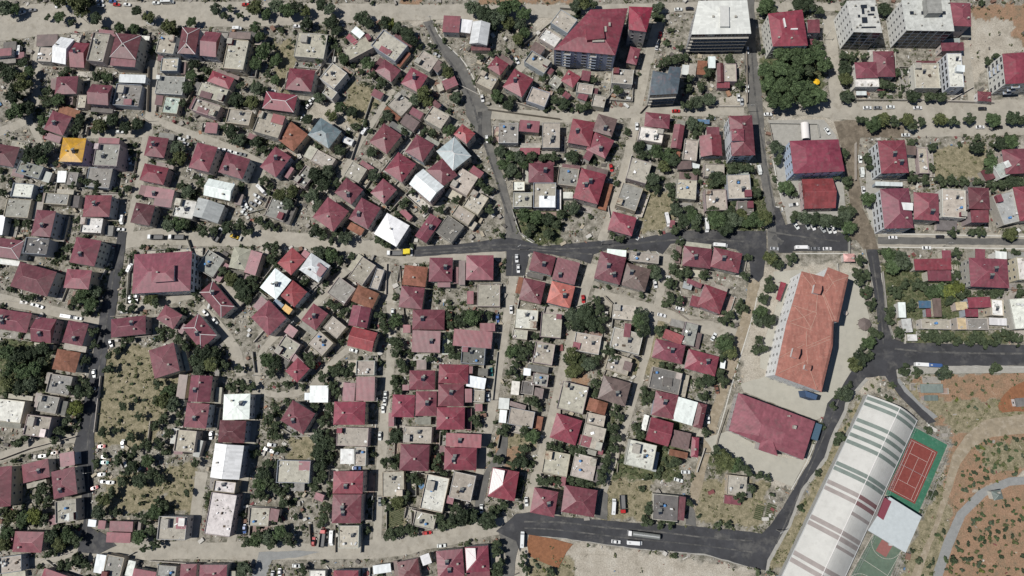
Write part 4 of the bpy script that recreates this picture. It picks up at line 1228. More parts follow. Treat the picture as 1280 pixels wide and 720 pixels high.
for s_ in (-1, 1):
    q = MB(); e = 1 if s_ > 0 else -1; cx0 = e*9.5
    pp = [pt(cx0-3, -2.6), pt(cx0+3, -2.6), pt(cx0+3, 2.6), pt(cx0-3, 2.6)]; q.face([(p.x, p.y, .154) for p in ccw([p.to_3d() for p in pp])]); q.build('key', 'pinkc', root)
    q = MB()
    for i in range(16):
        a0, a1 = math.pi*i/16-math.pi/2, math.pi*(i+1)/16-math.pi/2; line(q, pt(e*12-e*6.7*math.cos(a0), 6.7*math.sin(a0)), pt(e*12-e*6.7*math.cos(a1), 6.7*math.sin(a1)), .12, .158)
    o = q.build('court_lines', 'line', root)
    for p in o.data.polygons:
        if p.normal.z < 0: p.flip()
    q = MB(); p = pt(e*13.4, 0); k = pt(e*12.4, 0); q.tube((p.x, p.y, .15), (p.x, p.y, 3.2), .1); q.tube((p.x, p.y, 3.1), (k.x, k.y, 3.3), .07); a, b_ = pt(e*12.3, -.9), pt(e*12.3, .9); q.box(min(a.x, b_.x)-.03, min(a.y, b_.y)-.03, 2.9, max(a.x, b_.x)+.03, max(a.y, b_.y)+.03, 3.9); q.build('hoop_stand', 'steel', root)
q = MB()
for a, b_ in (((-13.6, -7), (13.6, -7)), ((-13.6, 7), (13.6, 7)), ((-13.6, -7), (-13.6, 7)), ((0, -7), (0, 7)), ((13.6, -7), (13.6, 7))): line(q, pt(*a), pt(*b_), .12, .158)
o = q.build('court_lines', 'line', root)
for p in o.data.polygons:
    if p.normal.z < 0: p.flip()
reg(root, '', 1090, 705, 'ball court', None, 'faded green ball court with pink keys at the bottom edge by the arched hall')
# court fences: posts, rails and wire
def fence(name, pts, h, look, label, px, py, step=3.2):
    W3 = [g(x, y, 0) for x, y in pts]; c0 = W3[0]; root = empty(name, c0)
    for a, b_ in zip(W3, W3[1:]):
        a = a-c0; b_ = b_-c0; L_ = (b_-a).length; k = max(1, int(L_/step))
        for i in range(k+1):
            p = a+(b_-a)*i/k; q = MB(); q.tube((p.x, p.y, 0), (p.x, p.y, h), .05, 5); q.build('post', 'steel', root)
        q = MB()
        for z in (.1, h/2, h-.02): q.tube((a.x, a.y, z), (b_.x, b_.y, z), .035, 4)
        k2 = int(L_/.8)
        for i in range(k2+1):
            p = a+(b_-a)*i/k2; p2 = a+(b_-a)*min(1, (i+3)/k2); q.tube((p.x, p.y, .1), (p2.x, p2.y, h-.05), .008, 3)
        q.build('wire_mesh', 'steel', root)
    reg(root, look, px, py, 'fence', None, label)
fence('court_fence', ((1107, 617), (1141, 532), (1185, 556), (1148, 645)), 4, '', 'tall wire fence round three sides of the red tennis court', 1160, 560)
fence('court_fence', ((1127, 690), (1098, 758)), 4, '', 'tall wire fence along the right side of the faded ball court', 1115, 710)
fence('court_fence', ((1091, 667), (1053, 740)), 4, '', 'wire fence between the arched hall and the faded ball court', 1072, 700)
# gazebo, parasols, ramp slide, greenhouse details
q = MB(); c = g(1081, 405, 3); c.z = 0
root = empty('gazebo', c)
for i in range(8):
    a0, a1 = math.pi*i/4, math.pi*(i+1)/4; q.face([(3.2*math.cos(a0), 3.2*math.sin(a0), 2.6), (3.2*math.cos(a1), 3.2*math.sin(a1), 2.6), (0, 0, 3.9)])
q.build('roof', 'any', root, (.16, .13, .12))
for i in range(8):
    a0 = math.pi*i/4; q = MB(); q.tube((2.8*math.cos(a0), 2.8*math.sin(a0), 0), (2.8*math.cos(a0), 2.8*math.sin(a0), 2.65), .08); q.build('post', 'bark', root)
reg(root, '', 1081, 405, 'gazebo', None, 'eight-sided brown gazebo at the right edge of the school yard')
def parasol(x, y, r_, col, label):
    c = g(x, y, 2.4); c.z = 0; root = empty('parasol', c); q = MB()
    for i in range(8):
        a0, a1 = math.pi*i/4, math.pi*(i+1)/4; q.face([(r_*math.cos(a0), r_*math.sin(a0), 2.2), (r_*math.cos(a1), r_*math.sin(a1), 2.2), (0, 0, 2.75)])
    q.build('canopy', 'canvas', root, col); q = MB(); q.tube((0, 0, 0), (0, 0, 2.7), .05); q.build('pole', 'steel', root); reg(root, '', x, y, 'parasol', None, label)
parasol(1021, 102, 1.7, (.75, .45, .02), 'bright yellow parasol in a gap of the big tree grove')
parasol(1057, 391, 1.2, (.7, .6, .5), 'small pale parasol on the school yard left of the brown gazebo')
# paved white disc on the school yard
q = MB(); c = g(1058, 368, 0)
q.prism([(3.6*math.cos(i*math.pi/12), 5*math.sin(i*math.pi/12)) for i in range(24)], 0, .12); o = q.build('paved_circle', 'line', None, None, c); struct(o)
q = MB(); p0 = ccw([g(x, y, 0) for x, y in ((1018, 503), (1031, 507), (1028, 518), (1015, 513))]); q.prism([(p.x, p.y) for p in p0], 0, .13); struct(q.build('checker_paving', 'line'))
# white ramp roof and lower yard
c = g(1008, 162, 4); c.z = 0; root = empty('ramp_cover', c); q = MB(); N = 8
for i in range(N):
    a0, a1 = math.pi*i/N, math.pi*(i+1)/N; q.face([(-2*math.cos(a0), -4.4, 2.2+1.6*math.sin(a0)), (-2*math.cos(a1), -4.4, 2.2+1.6*math.sin(a1)), (-2*math.cos(a1), 4.4, 2.2+1.6*math.sin(a1)), (-2*math.cos(a0), 4.4, 2.2+1.6*math.sin(a0))][::-1])
q.build('canopy', 'ridge', root)
for sx in (-1.95, 1.95):
    for sy in (-4.2, 0, 4.2): q = MB(); q.tube((sx, sy, 0), (sx, sy, 2.3), .06); q.build('post', 'steel', root)
reg(root, '', 1008, 162, 'canopy', None, 'white arched walkway cover between the walled yard and pale-blue block')
# ---------------------------------------------------------------- walls round yards and gardens
WALLS = '''
960 155 1021 156 1024 172|960 155 968 190|1102 340 1108 400 1116 424 2|909 512 897 548 890 578|880 560 870 590|1060 300 1060 318|928 134 897 134|932 60 933 130|1045 330 1046 345
640 262 650 292 668 303|372 116 398 90 420 60|318 428 344 398 380 372 410 345 426 330|320 466 317 440|340 433 360 455|362 545 396 545 395 576|349 634 313 632 312 650|388 655 390 680
484 636 484 668|515 640 515 665|515 636 548 645|514 590 532 592|446 335 428 350|484 330 483 368|500 333 506 400|560 100 600 120|610 138 700 150|640 128 672 138|735 186 728 206|789 195 780 232|783 225 770 262|758 250 762 272
850 155 870 150|905 153 912 200|880 375 850 370|838 385 860 400 900 400|755 370 765 380 762 400|768 378 764 410|720 384 752 372|862 520 880 530|750 480 760 455|700 512 700 530|775 555 771 590
817 617 815 655|780 440 800 446|600 355 628 355|627 355 625 386|622 390 620 410|605 435 604 500|622 440 616 500|635 498 630 530|660 500 665 540|500 600 482 600|655 345 640 420|630 520 622 560
0 575 40 560 98 545|190 526 185 566|128 470 120 540|16 580 62 574|150 700 170 690|50 700 90 690|80 716 60 700|190 700 250 704|300 704 320 712|420 656 420 690|454 658 452 690
200 100 196 140|188 85 186 140|232 100 245 75|250 100 232 135|285 85 272 130|372 80 352 115|316 142 312 160|334 208 384 228|384 228 420 240|470 110 440 200|490 125 470 160|500 225 470 262|540 295 580 300
820 120 800 142|792 88 790 128 758 126|758 126 752 138|720 140 700 132|650 60 700 20|700 12 724 14|686 70 672 92|770 110 758 126|862 130 896 134|1065 100 1068 126 1120 126|1120 126 1182 126|1118 63 1118 100|1215 110 1184 128
1143 185 1158 186 1161 218 1142 220|1068 180 1068 226|1095 205 1100 226|1080 312 1090 360|1130 430 1128 400|1184 323 1190 352|1120 378 1116 420|1196 412 1260 412|1262 412 1280 412|1140 467 1280 466|1182 128 1240 130
110 170 112 160 140 158|90 240 60 240|44 250 40 270|30 340 20 352|2 375 40 380|140 425 190 420|76 216 70 244|128 350 138 330|164 320 160 380|160 395 140 396|243 320 236 300|225 270 262 278|300 270 330 262
'''
nw = 0
for s in WALLS.replace('\n', '|').split('|'):
    if not s.strip(): continue
    v_ = [float(t) for t in s.split()]; hgt = 1.9
    if len(v_) % 2: v_ = v_[:-1]
    pts = list(zip(v_[::2], v_[1::2])); W3 = [g(x, y, 0) for x, y in pts]; c0 = W3[0].copy(); q = MB(); hgt = rnd.choice([1.4, 1.8, 2.2]); tone = rnd.choice([(.42, .39, .34), (.34, .33, .3), (.5, .47, .42), (.3, .27, .23)])
    for a, b_ in zip(W3, W3[1:]):
        u_ = (b_-a); L_ = u_.length; u_.normalize(); n_ = Vector((-u_.y, u_.x, 0))*.13; a = a-c0; b_ = b_-c0+u_*.12
        hgt += .004
        q.prism([(p.x, p.y) for p in (a-n_, b_-n_, b_+n_, a+n_)], 0, hgt)
    o = q.build('yard_wall', 'wall', None, jit(tone), c0)
    tn = {(.42, .39, .34): 'beige', (.34, .33, .3): 'grey', (.5, .47, .42): 'pale', (.3, .27, .23): 'brownish'}[tone]
    ln = sum(math.hypot(b_[0]-a[0], b_[1]-a[1]) for a, b_ in zip(pts, pts[1:]))
    reg(o, f"{'long' if ln > 60 else 'short' if ln < 25 else 'straight' if len(pts) < 3 else 'bent'} {tn} yard wall", sum(p[0] for p in pts)/len(pts), sum(p[1] for p in pts)/len(pts), 'wall', 'low walls round yards')

# paved terraces and low lot walls that belong to the houses' yards
def near_road(PX_, PY_):
    m = np.zeros(PX_.shape, bool)
    for _, q_ in ROADS: m |= inpoly(PX_, PY_, P(q_))
    for mm, wd, s_ in STREETS:
        pl = P(s_)
        for a, b_ in zip(pl, pl[1:]):
            ax, ay = a; dx, dy = b_[0]-ax, b_[1]-ay; L2 = dx*dx+dy*dy or 1
            t = np.clip(((PX_-ax)*dx+(PY_-ay)*dy)/L2, 0, 1); m |= np.hypot(PX_-ax-t*dx, PY_-ay-t*dy) < wd/2
    return m
BXA = np.array(BOXES)
def hits(x, y, skip, mg=.0):
    dx = x-BXA[:, 0]; dy = y-BXA[:, 1]; c, s_ = np.cos(BXA[:, 4]), np.sin(BXA[:, 4]); u_ = dx*c+dy*s_; v_ = -dx*s_+dy*c
    h_ = (np.abs(u_) < BXA[:, 2]+mg) & (np.abs(v_) < BXA[:, 3]+mg); h_[skip] = False; return bool(h_.any())
rt = random.Random(11); nter = 0; zt = .06
for i, (cx, cy, a, b_, t) in enumerate(BOXES):
    if a*b_ < 12 or a > 16 or i >= len(ROOTS): continue
    c, s_ = math.cos(t), math.sin(t)
    W3 = lambda u_, v_: (cx+u_*c-v_*s_, cy+u_*s_+v_*c)
    for side in rt.sample(range(4), 3):
        d = rt.uniform(2.2, 5)
        if side == 0: r4 = (-a*rt.uniform(.3, 1), b_, a, b_+d)
        elif side == 1: r4 = (-a, -b_-d, a*rt.uniform(.3, 1), -b_)
        elif side == 2: r4 = (a, -b_, a+d, b_*rt.uniform(0, 1))
        else: r4 = (-a-d, -b_*rt.uniform(0, 1), -a, b_)
        pts = [W3(r4[0], r4[1]), W3(r4[2], r4[1]), W3(r4[2], r4[3]), W3(r4[0], r4[3])]
        mid = W3((r4[0]+r4[2])/2, (r4[1]+r4[3])/2)
        PX_, PY_ = topix(np.array([p[0] for p in pts]+[mid[0]]), np.array([p[1] for p in pts]+[mid[1]]))
        if near_road(PX_, PY_).any() or any(hits(p[0], p[1], i) for p in pts+[mid]): continue
        if rt.random() < .42:
            rr_ = ROOTS[i]; hA = rt.uniform(2.3, 3.1); c2 = Vector((mid[0], mid[1], 0)); L4 = [Vector((*p, 0))-rr_.location for p in pts]
            L4 = [Matrix.Rotation(-rr_.rotation_euler.z, 3, 'Z') @ p for p in L4]; cc4 = sum(L4, Vector((0, 0, 0)))/4
            q = MB(); q.prism([(p.x, p.y) for p in [cc4+(p-cc4)*.94 for p in L4]], 0, hA-.1); q.build('annex_wall', 'wall', rr_, jit((.4, .37, .33), .2))
            q = MB(); rs = (0, 0, rt.uniform(.1, .4), 0); top = [(p.x, p.y, hA+.08+(rs[2] if k_ in (2, 3) else 0)) for k_, p in enumerate(L4)]
            e_ = (L4[1]-L4[0]).normalized(); q.face(top, 0, [((Vector(p)-Vector(top[0])).dot(e_), (Vector(p)-Vector(top[0])).dot(Vector((-e_.y, e_.x, 0)))) for p in top])
            for k_ in range(4): p, p2 = top[k_], top[(k_+1) % 4]; q.face([(p[0], p[1], hA-.08), (p2[0], p2[1], hA-.08), p2, p])
            cn_ = rt.choice('rdnncckkkgWox'); q.build('annex_roof', {'c': 'slab', 'k': 'slab', 'g': 'slab', 'W': 'slab', 'o': 'rust', 'x': 'tin'}.get(cn_, 'roof'), rr_, jit(CN[cn_][1], .2)); continue
        zt += .0004; q = MB(); q.prism(pts, 0, zt); struct(q.build('terrace', 'slab', None, jit(rt.choice([(.4, .37, .32), (.33, .31, .28), (.45, .43, .39), (.3, .22, .19), (.26, .25, .23)]), .12))); nter += 1
        if rt.random() < .75:
            w0 = pts; c0 = Vector((mid[0], mid[1], 0)); q = MB(); hh_ = rt.uniform(1.2, 2); k0 = {0: (1, 2, 3), 1: (3, 0, 1), 2: (0, 1, 2), 3: (2, 3, 0)}[side]
            for p_, n_ in zip(k0, k0[1:]):
                A_ = Vector((*w0[p_], 0))-c0; B_ = Vector((*w0[n_], 0))-c0; u_ = (B_-A_).normalized(); m_ = Vector((-u_.y, u_.x, 0))*.1; hh_ += .004; A_ = A_-u_*.1; B_ = B_+u_*.1
                q.prism([(x.x, x.y) for x in (A_-m_, B_-m_, B_+m_, A_+m_)], 0, hh_)
            o = q.build('yard_wall', 'wall', None, jit(rt.choice([(.42, .39, .34), (.34, .33, .3), (.5, .47, .42)]), .1), c0)
            reg(o, 'low terrace wall against a house', float(PX_[4]), float(PY_[4]), 'wall', 'low walls round yards')
print('terraces', nter)

# planted rows
def rows(x0, y0, x1, y1, x2, y2, n_, look, px, py):
    a, b_, c = g(x0, y0), g(x1, y1), g(x2, y2); q = MB(); v_ = (c-a)
    for i in range(n_):
        p = a+v_*(i+.5)/n_-a; e = p+(b_-a); u_ = (b_-a).normalized(); m_ = Vector((-u_.y, u_.x, 0))*.3
        pl = [p-m_, e-m_, e+m_, p+m_]; q.prism([(k_.x, k_.y) for k_ in ccw(pl)], 0, .3)
    o = q.build('planted_rows', 'weed', None, None, a); o['kind'] = 'stuff'; reg(o, '', px, py, 'crop rows', None, look)
rows(486, 640, 506, 632, 484, 662, 9, 'narrow planted rows in a small plot above the bottom dirt road', 495, 648)
rows(946, 630, 956, 633, 941, 648, 8, 'short dark planted rows left of the sloping asphalt road', 948, 640)
rows(960, 628, 971, 632, 955, 647, 8, 'short pale planted rows nearest the sloping asphalt road', 964, 638)
# ---------------------------------------------------------------- trees
def crown_mesh(seed, n_lobes, per, flat=.75, leaf=.07):
    """leaf faces spread over many small clumps that fill an uneven crown of unit radius"""
    r = np.random.default_rng(seed)
    lob = []
    for i in range(n_lobes):
        a = r.uniform(0, 2*np.pi); q = r.uniform(.0, .78)**.75; z = r.uniform(-.45, .55)*(1-q*.5)
        lob.append((q*np.cos(a), q*np.sin(a), z*flat, r.uniform(.2, .36)))
    lob.append((0, 0, .1, .42))
    C = []; S = []; NN = []; T = []
    for (x, y, z, rad) in lob:
        d = r.normal(size=(per, 3)); d[:, 2] = np.abs(d[:, 2])*1.0-.25; d /= np.linalg.norm(d, axis=1)[:, None]
        k = rad*r.uniform(.55, 1.12, per)[:, None]
        C.append(np.array([x, y, z])+d*k*np.array([1, 1, .85])); nn = d+r.normal(size=(per, 3))*.55; nn[:, 2] += .35; nn /= np.linalg.norm(nn, axis=1)[:, None]; NN.append(nn)
        S.append(np.full(per, leaf)*r.uniform(.7, 1.5, per)); T.append(np.clip(r.normal(r.uniform(.2, .8), .22, per), 0, 1))
    C = np.concatenate(C); NN = np.concatenate(NN); S = np.concatenate(S)[:, None]; T = np.concatenate(T)
    up = r.normal(size=NN.shape); U = np.cross(NN, up); U /= np.linalg.norm(U, axis=1)[:, None]; V = np.cross(NN, U)
    vs = np.stack([C-U*S-V*S*.6, C+U*S-V*S*.8, C+U*S*.8+V*S, C-U*S*.7+V*S*.8], 1)
    return vs, T
def np_mesh(name, vs, T, mats):
    n = len(vs); me = bpy.data.meshes.new(name); me.vertices.add(n*4); me.vertices.foreach_set('co', vs.reshape(-1))
    me.loops.add(n*4); me.loops.foreach_set('vertex_index', np.arange(n*4)); me.polygons.add(n); me.polygons.foreach_set('loop_start', np.arange(0, n*4, 4)); me.polygons.foreach_set('loop_total', np.full(n, 4))
    me.update(); a = me.color_attributes.new('leaf', 'FLOAT_COLOR', 'POINT'); c = np.repeat(T, 4)[:, None]*np.ones((1, 4)); c[:, 3] = 1; a.data.foreach_set('color', c.ravel())
    for m in mats: me.materials.append(M[m])
    return me
CROWNS = [np_mesh('crown', *crown_mesh(i, 26+i % 3*6, 70, leaf=.062), ['leaf']) for i in range(9)]
SCROWNS = [np_mesh('crown', *crown_mesh(40+i, 10, 40, leaf=.12), ['leaf']) for i in range(4)]
def trunk_mesh(seed):
    r = random.Random(seed); b = MB(); b.tube((0, 0, 0), (.02, .01, .5), .05, 7, r2=.035)
    for i in range(5):
        a = i*1.256+r.uniform(-.3, .3); b.tube((.02, .01, .42+i*.02), (math.cos(a)*.3, math.sin(a)*.3, .75+r.uniform(-.08, .1)), .028, 5, r2=.01)
    return b.mesh('trunk', ['bark'])
TRUNKS = [trunk_mesh(i) for i in range(4)]
TREES = '''8 12 11 20 12 8 100 4 14 103 16 10 120 24 10 75 22 8 90 29 6 60 22 5 172 15 8 187 22 8 150 36 9 168 36 8 212 34 11 240 28 8 250 50 7 75 0 12 112 3 8 15 95 13 30 105 13 18 120 12 38 90 8 30 78 8 20 140 13 35 135 10 5 85 9 60 115 7 75 125 9 62 128 7 135 97 8 120 97 7 85 88 6 240 95 8 235 110 8 243 80 8 230 130 7 170 128 6
100 150 8 95 162 7 125 158 10 142 150 10 158 160 9 172 155 8 118 165 6 55 150 8 55 165 6 45 190 12 60 185 10 52 200 9 35 198 8 72 205 5 110 230 7 122 232 7 92 232 6 103 225 6 160 235 6 222 185 10 225 198 10 215 205 7 235 240 9 228 232 7 175 245 5 5 225 6 38 256 6 3 240 7
270 12 8 288 11 6 282 20 6 300 19 6 320 10 11 333 18 8 345 8 10 360 14 11 372 10 9 382 14 8 402 6 9 413 12 9 415 28 10 420 38 8 383 30 9 452 23 10 462 30 8 482 30 9 320 35 8 325 47 8 330 65 12 345 75 9 320 80 9 335 92 7 322 112 9 345 100 8 300 108 7 295 125 10 315 128 10 330 112 7 280 118 6 405 50 9 398 75 7 400 122 8 430 75 8 460 80 9 465 95 7 478 105 7 385 150 8
290 165 10 300 175 9 320 178 8 330 185 6 385 150 7 415 145 8 425 135 8 440 140 8 445 158 7 425 188 8 430 190 7 252 228 7 330 225 7 350 245 9 365 240 9 360 255 8 395 220 11 405 232 10 390 245 10 410 215 9 420 230 7 400 258 9 465 190 8 468 220 8 485 145 8 460 255 6
486 30 9 496 35 9 508 42 9 515 50 9 590 10 10 605 18 12 622 22 11 615 30 9 630 12 12 643 8 10 655 18 10 635 28 10 650 30 9 655 42 8 648 50 8 560 92 8 557 85 7 530 118 11 520 125 9 535 128 8 570 122 8 600 70 6 622 120 9 635 133 8 640 125 6 700 112 6 705 130 8 695 125 7 720 8 9 725 135 7 735 132 7 662 68 5 680 98 6 615 68 6
562 163 8 540 168 7 530 165 7 505 165 7 625 190 8 640 195 9 630 205 9 640 212 8 650 197 8 655 205 8 665 198 8 680 198 8 692 197 8 715 196 9 635 218 7 648 218 7 612 175 6 600 228 8 610 238 8 605 248 7 612 262 8 505 255 7 515 240 6 530 262 7 550 262 7 570 250 6 715 260 9 655 270 9 670 272 9 685 275 9 695 280 8 665 285 8 685 292 8 660 292 6 700 268 7
728 5 10 742 5 7 818 20 8 825 25 7 822 10 9 800 50 7 835 75 8 825 82 7 845 75 7 855 72 7 850 60 6 860 98 7 885 92 8 912 75 7 875 108 8 862 112 7 870 128 9 885 125 9 858 132 8 925 105 7 955 10 10 960 5 9 742 100 5 772 112 8 730 135 8
975 70 12 990 70 11 1005 75 11 1020 72 11 1028 85 10 955 92 11 972 90 12 990 95 12 1008 93 8 960 108 11 975 110 11 995 115 11 1010 114 10 1020 124 10 1005 128 12 980 130 11 965 128 11 995 82 10
800 185 9 805 195 8 820 190 9 835 195 10 842 200 9 830 208 9 845 185 6 865 155 9 875 160 8 870 168 7 815 225 9 822 235 8 810 232 7 838 235 8 842 245 8 845 262 9 860 262 8 858 220 5 895 222 9 905 225 8 890 232 7 915 211 8 935 212 8 925 210 7 870 215 6 945 240 8 912 265 8 925 270 9 865 270 9 908 278 9
855 275 9 870 274 9 845 287 8 870 285 8 895 275 11 905 285 10 918 275 10 930 278 9 945 275 10 955 272 10 890 262 8 765 293 6 775 298 6 850 302 6 845 320 7 820 342 9 815 335 7 842 335 8 850 345 7 838 355 8 860 340 8 880 345 7 838 372 8 848 375 7 930 345 7 935 322 6 802 395 10 805 405 8 745 375 6 738 385 8 748 388 8 730 395 8 755 400 8 925 380 7 930 387 6 910 395 8 905 400 7 950 390 9 955 375 8 960 400 9 958 360 6 965 322 8
965 15 8 1000 5 12 1012 8 9 1025 15 8 1022 55 8 1014 62 8 1055 5 6 1105 12 9 1055 70 7 1055 85 10 1055 100 9 1058 122 9 1065 72 7 1080 70 6 1120 92 6 1105 106 8 1115 107 6 1140 120 9 1162 122 8 1175 122 8
1076 150 7 1092 155 10 1103 150 9 1118 152 8 1133 150 9 1138 158 8 1152 152 7 1175 150 9 1190 152 8 970 185 9 972 200 8 982 235 10 992 240 7 1055 192 6 1058 225 8 1047 222 6 1085 200 8 1087 210 6 1140 180 7 1165 183 7 1165 210 6 1140 222 7 1155 225 7 1175 226 8 1190 226 8 1085 250 9
992 271 8 1005 272 9 1018 274 9 1032 276 9 1045 278 9 1055 270 9 1060 285 9 1052 262 8 1062 265 7 1058 297 5 1212 150 8 1240 150 9 1266 148 9 1276 150 7 1250 180 9 1262 178 9 1220 185 9 1238 202 9 1235 212 7 1205 227 7 1222 228 7 1240 232 8 1252 230 8 1265 228 9 1278 228 8 1245 72 6 1235 77 6 1262 293 9 1268 292 8 1215 290 7 1225 291 7 1190 290 7 1195 317 7 1268 316 7 1240 366 8 1250 366 7 1275 367 7 1192 345 8 1195 360 9 1188 372 8 1202 368 7
962 322 9 972 330 8 988 323 8 960 350 6 965 360 7 1075 325 8 1070 340 8 1080 345 8 1075 352 7 1083 365 8 1088 380 8 1112 320 10 1125 325 11 1115 335 9 1134 332 8 1105 315 7 1130 355 7 1145 357 8 1155 358 7 1115 362 6 1120 370 6 1112 390 7 1110 400 7 1138 382 7 1165 365 9 1175 362 9 1185 365 9 1190 352 7 1185 375 7
948 400 9 962 403 8 948 425 6 945 438 7 955 435 6 1095 418 8 1090 412 6 1085 428 9 1078 433 8 1075 448 9 1068 455 9 1085 445 6 1055 492 9 1048 495 7 1060 482 5 1040 508 5 1128 462 8 1145 465 7 1179 467 9 1125 415 7 1165 420 8 1175 425 8 1155 420 7 1185 422 8 1195 425 7 1215 425 8 1230 428 8 1245 425 8 1258 417 8 1244 461 8 1270 425 8 1050 545 8 1044 552 5 1160 538 6 1023 591 5
740 405 9 735 392 8 750 410 8 798 400 9 803 412 9 823 415 8 830 412 6 760 440 8 768 448 7 735 455 9 745 450 8 722 455 8 715 465 9 710 450 8 905 430 10 912 440 9 910 425 8 905 445 8 838 460 6 848 464 6 828 457 6 885 475 9 875 478 7 900 468 8 905 478 7 880 495 7 805 490 7 815 495 7 808 500 6 770 510 6 775 520 6 745 480 7 744 492 6 765 535 8 768 548 8 765 560 8 760 575 8 755 588 8 752 600 7 800 543 8 795 535 6
845 575 7 838 582 6 882 540 6 900 570 9 908 578 9 918 580 9 928 585 7 935 590 6 948 595 6 960 598 6 940 610 6 925 622 7 810 635 8 808 650 8 825 655 6 838 655 6 727 600 8 735 605 7 862 628 6 910 655 5 895 563 7
590 397 10 578 400 9 598 394 8 612 394 6 565 405 8 562 420 8 560 435 8 568 445 8 495 400 9 497 430 8 495 440 8 490 425 7 540 449 7 500 455 7 505 460 7 560 394 7 495 478 7 497 490 6 640 440 9 650 435 8 660 440 7 665 432 6 645 455 7 638 465 7 655 445 7 668 420 6 683 422 6 685 397 6 715 395 9 725 405 10 712 405 8 730 390 10 715 445 10 722 458 9 728 448 8 668 503 8 660 500 6 675 510 5 593 522 7 597 530 6 700 505 6 722 512 6
495 545 9 482 578 8 492 582 7 548 572 8 545 585 7 543 560 5 515 597 7 522 602 7 555 592 6 628 540 8 632 535 6 655 540 8 665 545 9 622 575 7 655 562 8 650 575 9 640 580 7 688 557 7 700 560 7 715 562 7 725 563 8 685 600 8 675 600 7 695 602 7 715 600 7 725 603 7 575 645 11 568 635 8 590 645 9 610 650 11 618 640 8 628 630 7 550 648 7 560 655 7 498 628 9 508 622 8 485 635 6
488 668 8 498 662 8 510 662 8 518 665 6 555 657 8 565 652 8 620 682 7 622 690 7 625 705 8 622 715 7 655 695 5 653 705 5 658 712 5 688 715 6 105 370 10 115 380 10 120 365 9 95 375 7 110 388 8 85 310 7 188 374 9 195 378 8 155 385 7 165 385 7 212 282 9 225 280 9 235 278 8 245 365 8 30 372 6 40 372 6
10 440 10 25 445 10 40 440 9 55 435 9 15 460 10 30 465 10 45 460 9 55 450 8 10 480 10 25 485 9 40 480 9 62 440 7 48 475 8 105 450 7 118 415 8 118 430 7 88 485 7 100 490 9 95 510 10 85 525 8 108 480 8 115 490 8 135 460 8 138 445 6 148 438 6 155 425 5 165 424 5 215 417 7 225 425 8 232 435 7 245 450 8 255 440 10 265 450 11 250 460 10 270 440 8 200 480 8 210 490 9 205 500 10 215 505 10 195 500 7 220 485 7 155 508 6 175 520 6 130 540 7 165 545 8 170 560 8 185 555 8 195 530 8 205 525 8 210 540 8 200 555 7 145 538 5 150 575 8 165 585 9 175 600 9 155 600 8 190 590 8 185 575 9 200 600 8 130 625 9 125 640 9 140 615 8 145 640 7 195 640 9 205 635 8 180 645 8 175 670 9 190 665 8 195 680 7 182 685 6 55 610 8 60 625 7 50 620 7 15 645 10 30 650 10 45 645 10 55 650 8 10 665 9 5 680 9 65 670 9 75 680 9 85 670 9 95 675 8 65 690 8 90 705 8 100 700 8 110 705 7 235 615 6 35 545 8 25 552 7 75 540 8 68 548 7 245 578 6
255 290 8 268 290 7 285 285 9 300 282 8 310 290 7 325 275 8 335 282 8 395 290 9 405 295 8 415 300 7 432 298 9 422 290 8 345 310 8 335 308 7 340 322 8 345 330 7 280 340 8 290 350 9 300 355 9 315 352 8 305 365 9 300 372 8 312 372 7 320 360 7 400 315 9 415 320 9 425 325 8 475 302 8 485 305 7 380 352 7 430 390 8 420 385 8 412 380 7 440 320 6 242 325 7
250 450 11 265 455 10 280 455 8 300 460 6 292 485 6 305 482 7 315 484 7 335 450 9 345 455 9 340 465 8 350 445 6 360 480 7 385 445 8 390 455 7 405 470 8 418 465 8 425 460 8 435 465 7 440 457 6 415 480 8 420 490 8 415 510 8 410 520 7 395 508 7 405 528 8 345 510 6 340 520 7 480 405 7 475 395 7 482 412 6 492 407 6 398 545 9 405 555 9 398 565 9 410 545 8 415 555 8 400 580 9 405 592 8 410 572 7 398 600 7 345 532 6 350 545 6 335 580 7 345 580 6 330 592 9 325 605 9 335 600 8 322 618 8 330 620 7 345 612 8 355 615 7 355 628 8 360 605 7 408 635 7 405 645 8 400 655 6 345 650 7 350 665 9 335 672 9 320 675 9 325 668 8 340 678 8 360 672 8 365 680 6 310 678 7 370 645 5 305 712 9 380 712 7 1192 700 5'''
tv = [float(t) for t in TREES.split()]; TL = [tuple(tv[i:i+3]) for i in range(0, len(tv)-2, 3)]
TONES = [('dark green', (.72, .8, .75)), ('mid-green', (1.1, 1.3, 1.0)), ('olive-green', (1.5, 1.4, 1.0)), ('dusty green', (1.25, 1.3, 1.35)), ('yellow-green', (1.9, 1.8, .8))]
BX = np.array(BOXES)
def inside_any(x, y, m=.0):
    dx = x-BX[:, 0]; dy = y-BX[:, 1]; c, s = np.cos(BX[:, 4]), np.sin(BX[:, 4]); u = dx*c+dy*s; v = -dx*s+dy*c
    return bool(np.any((np.abs(u) < BX[:, 2]+m) & (np.abs(v) < BX[:, 3]+m)))
TL = [(x, y, r_) for x, y, r_ in TL]
order = sorted(range(len(TL)), key=lambda i: -TL[i][2])
restV, restT = [], []; TRUNKB = MB()
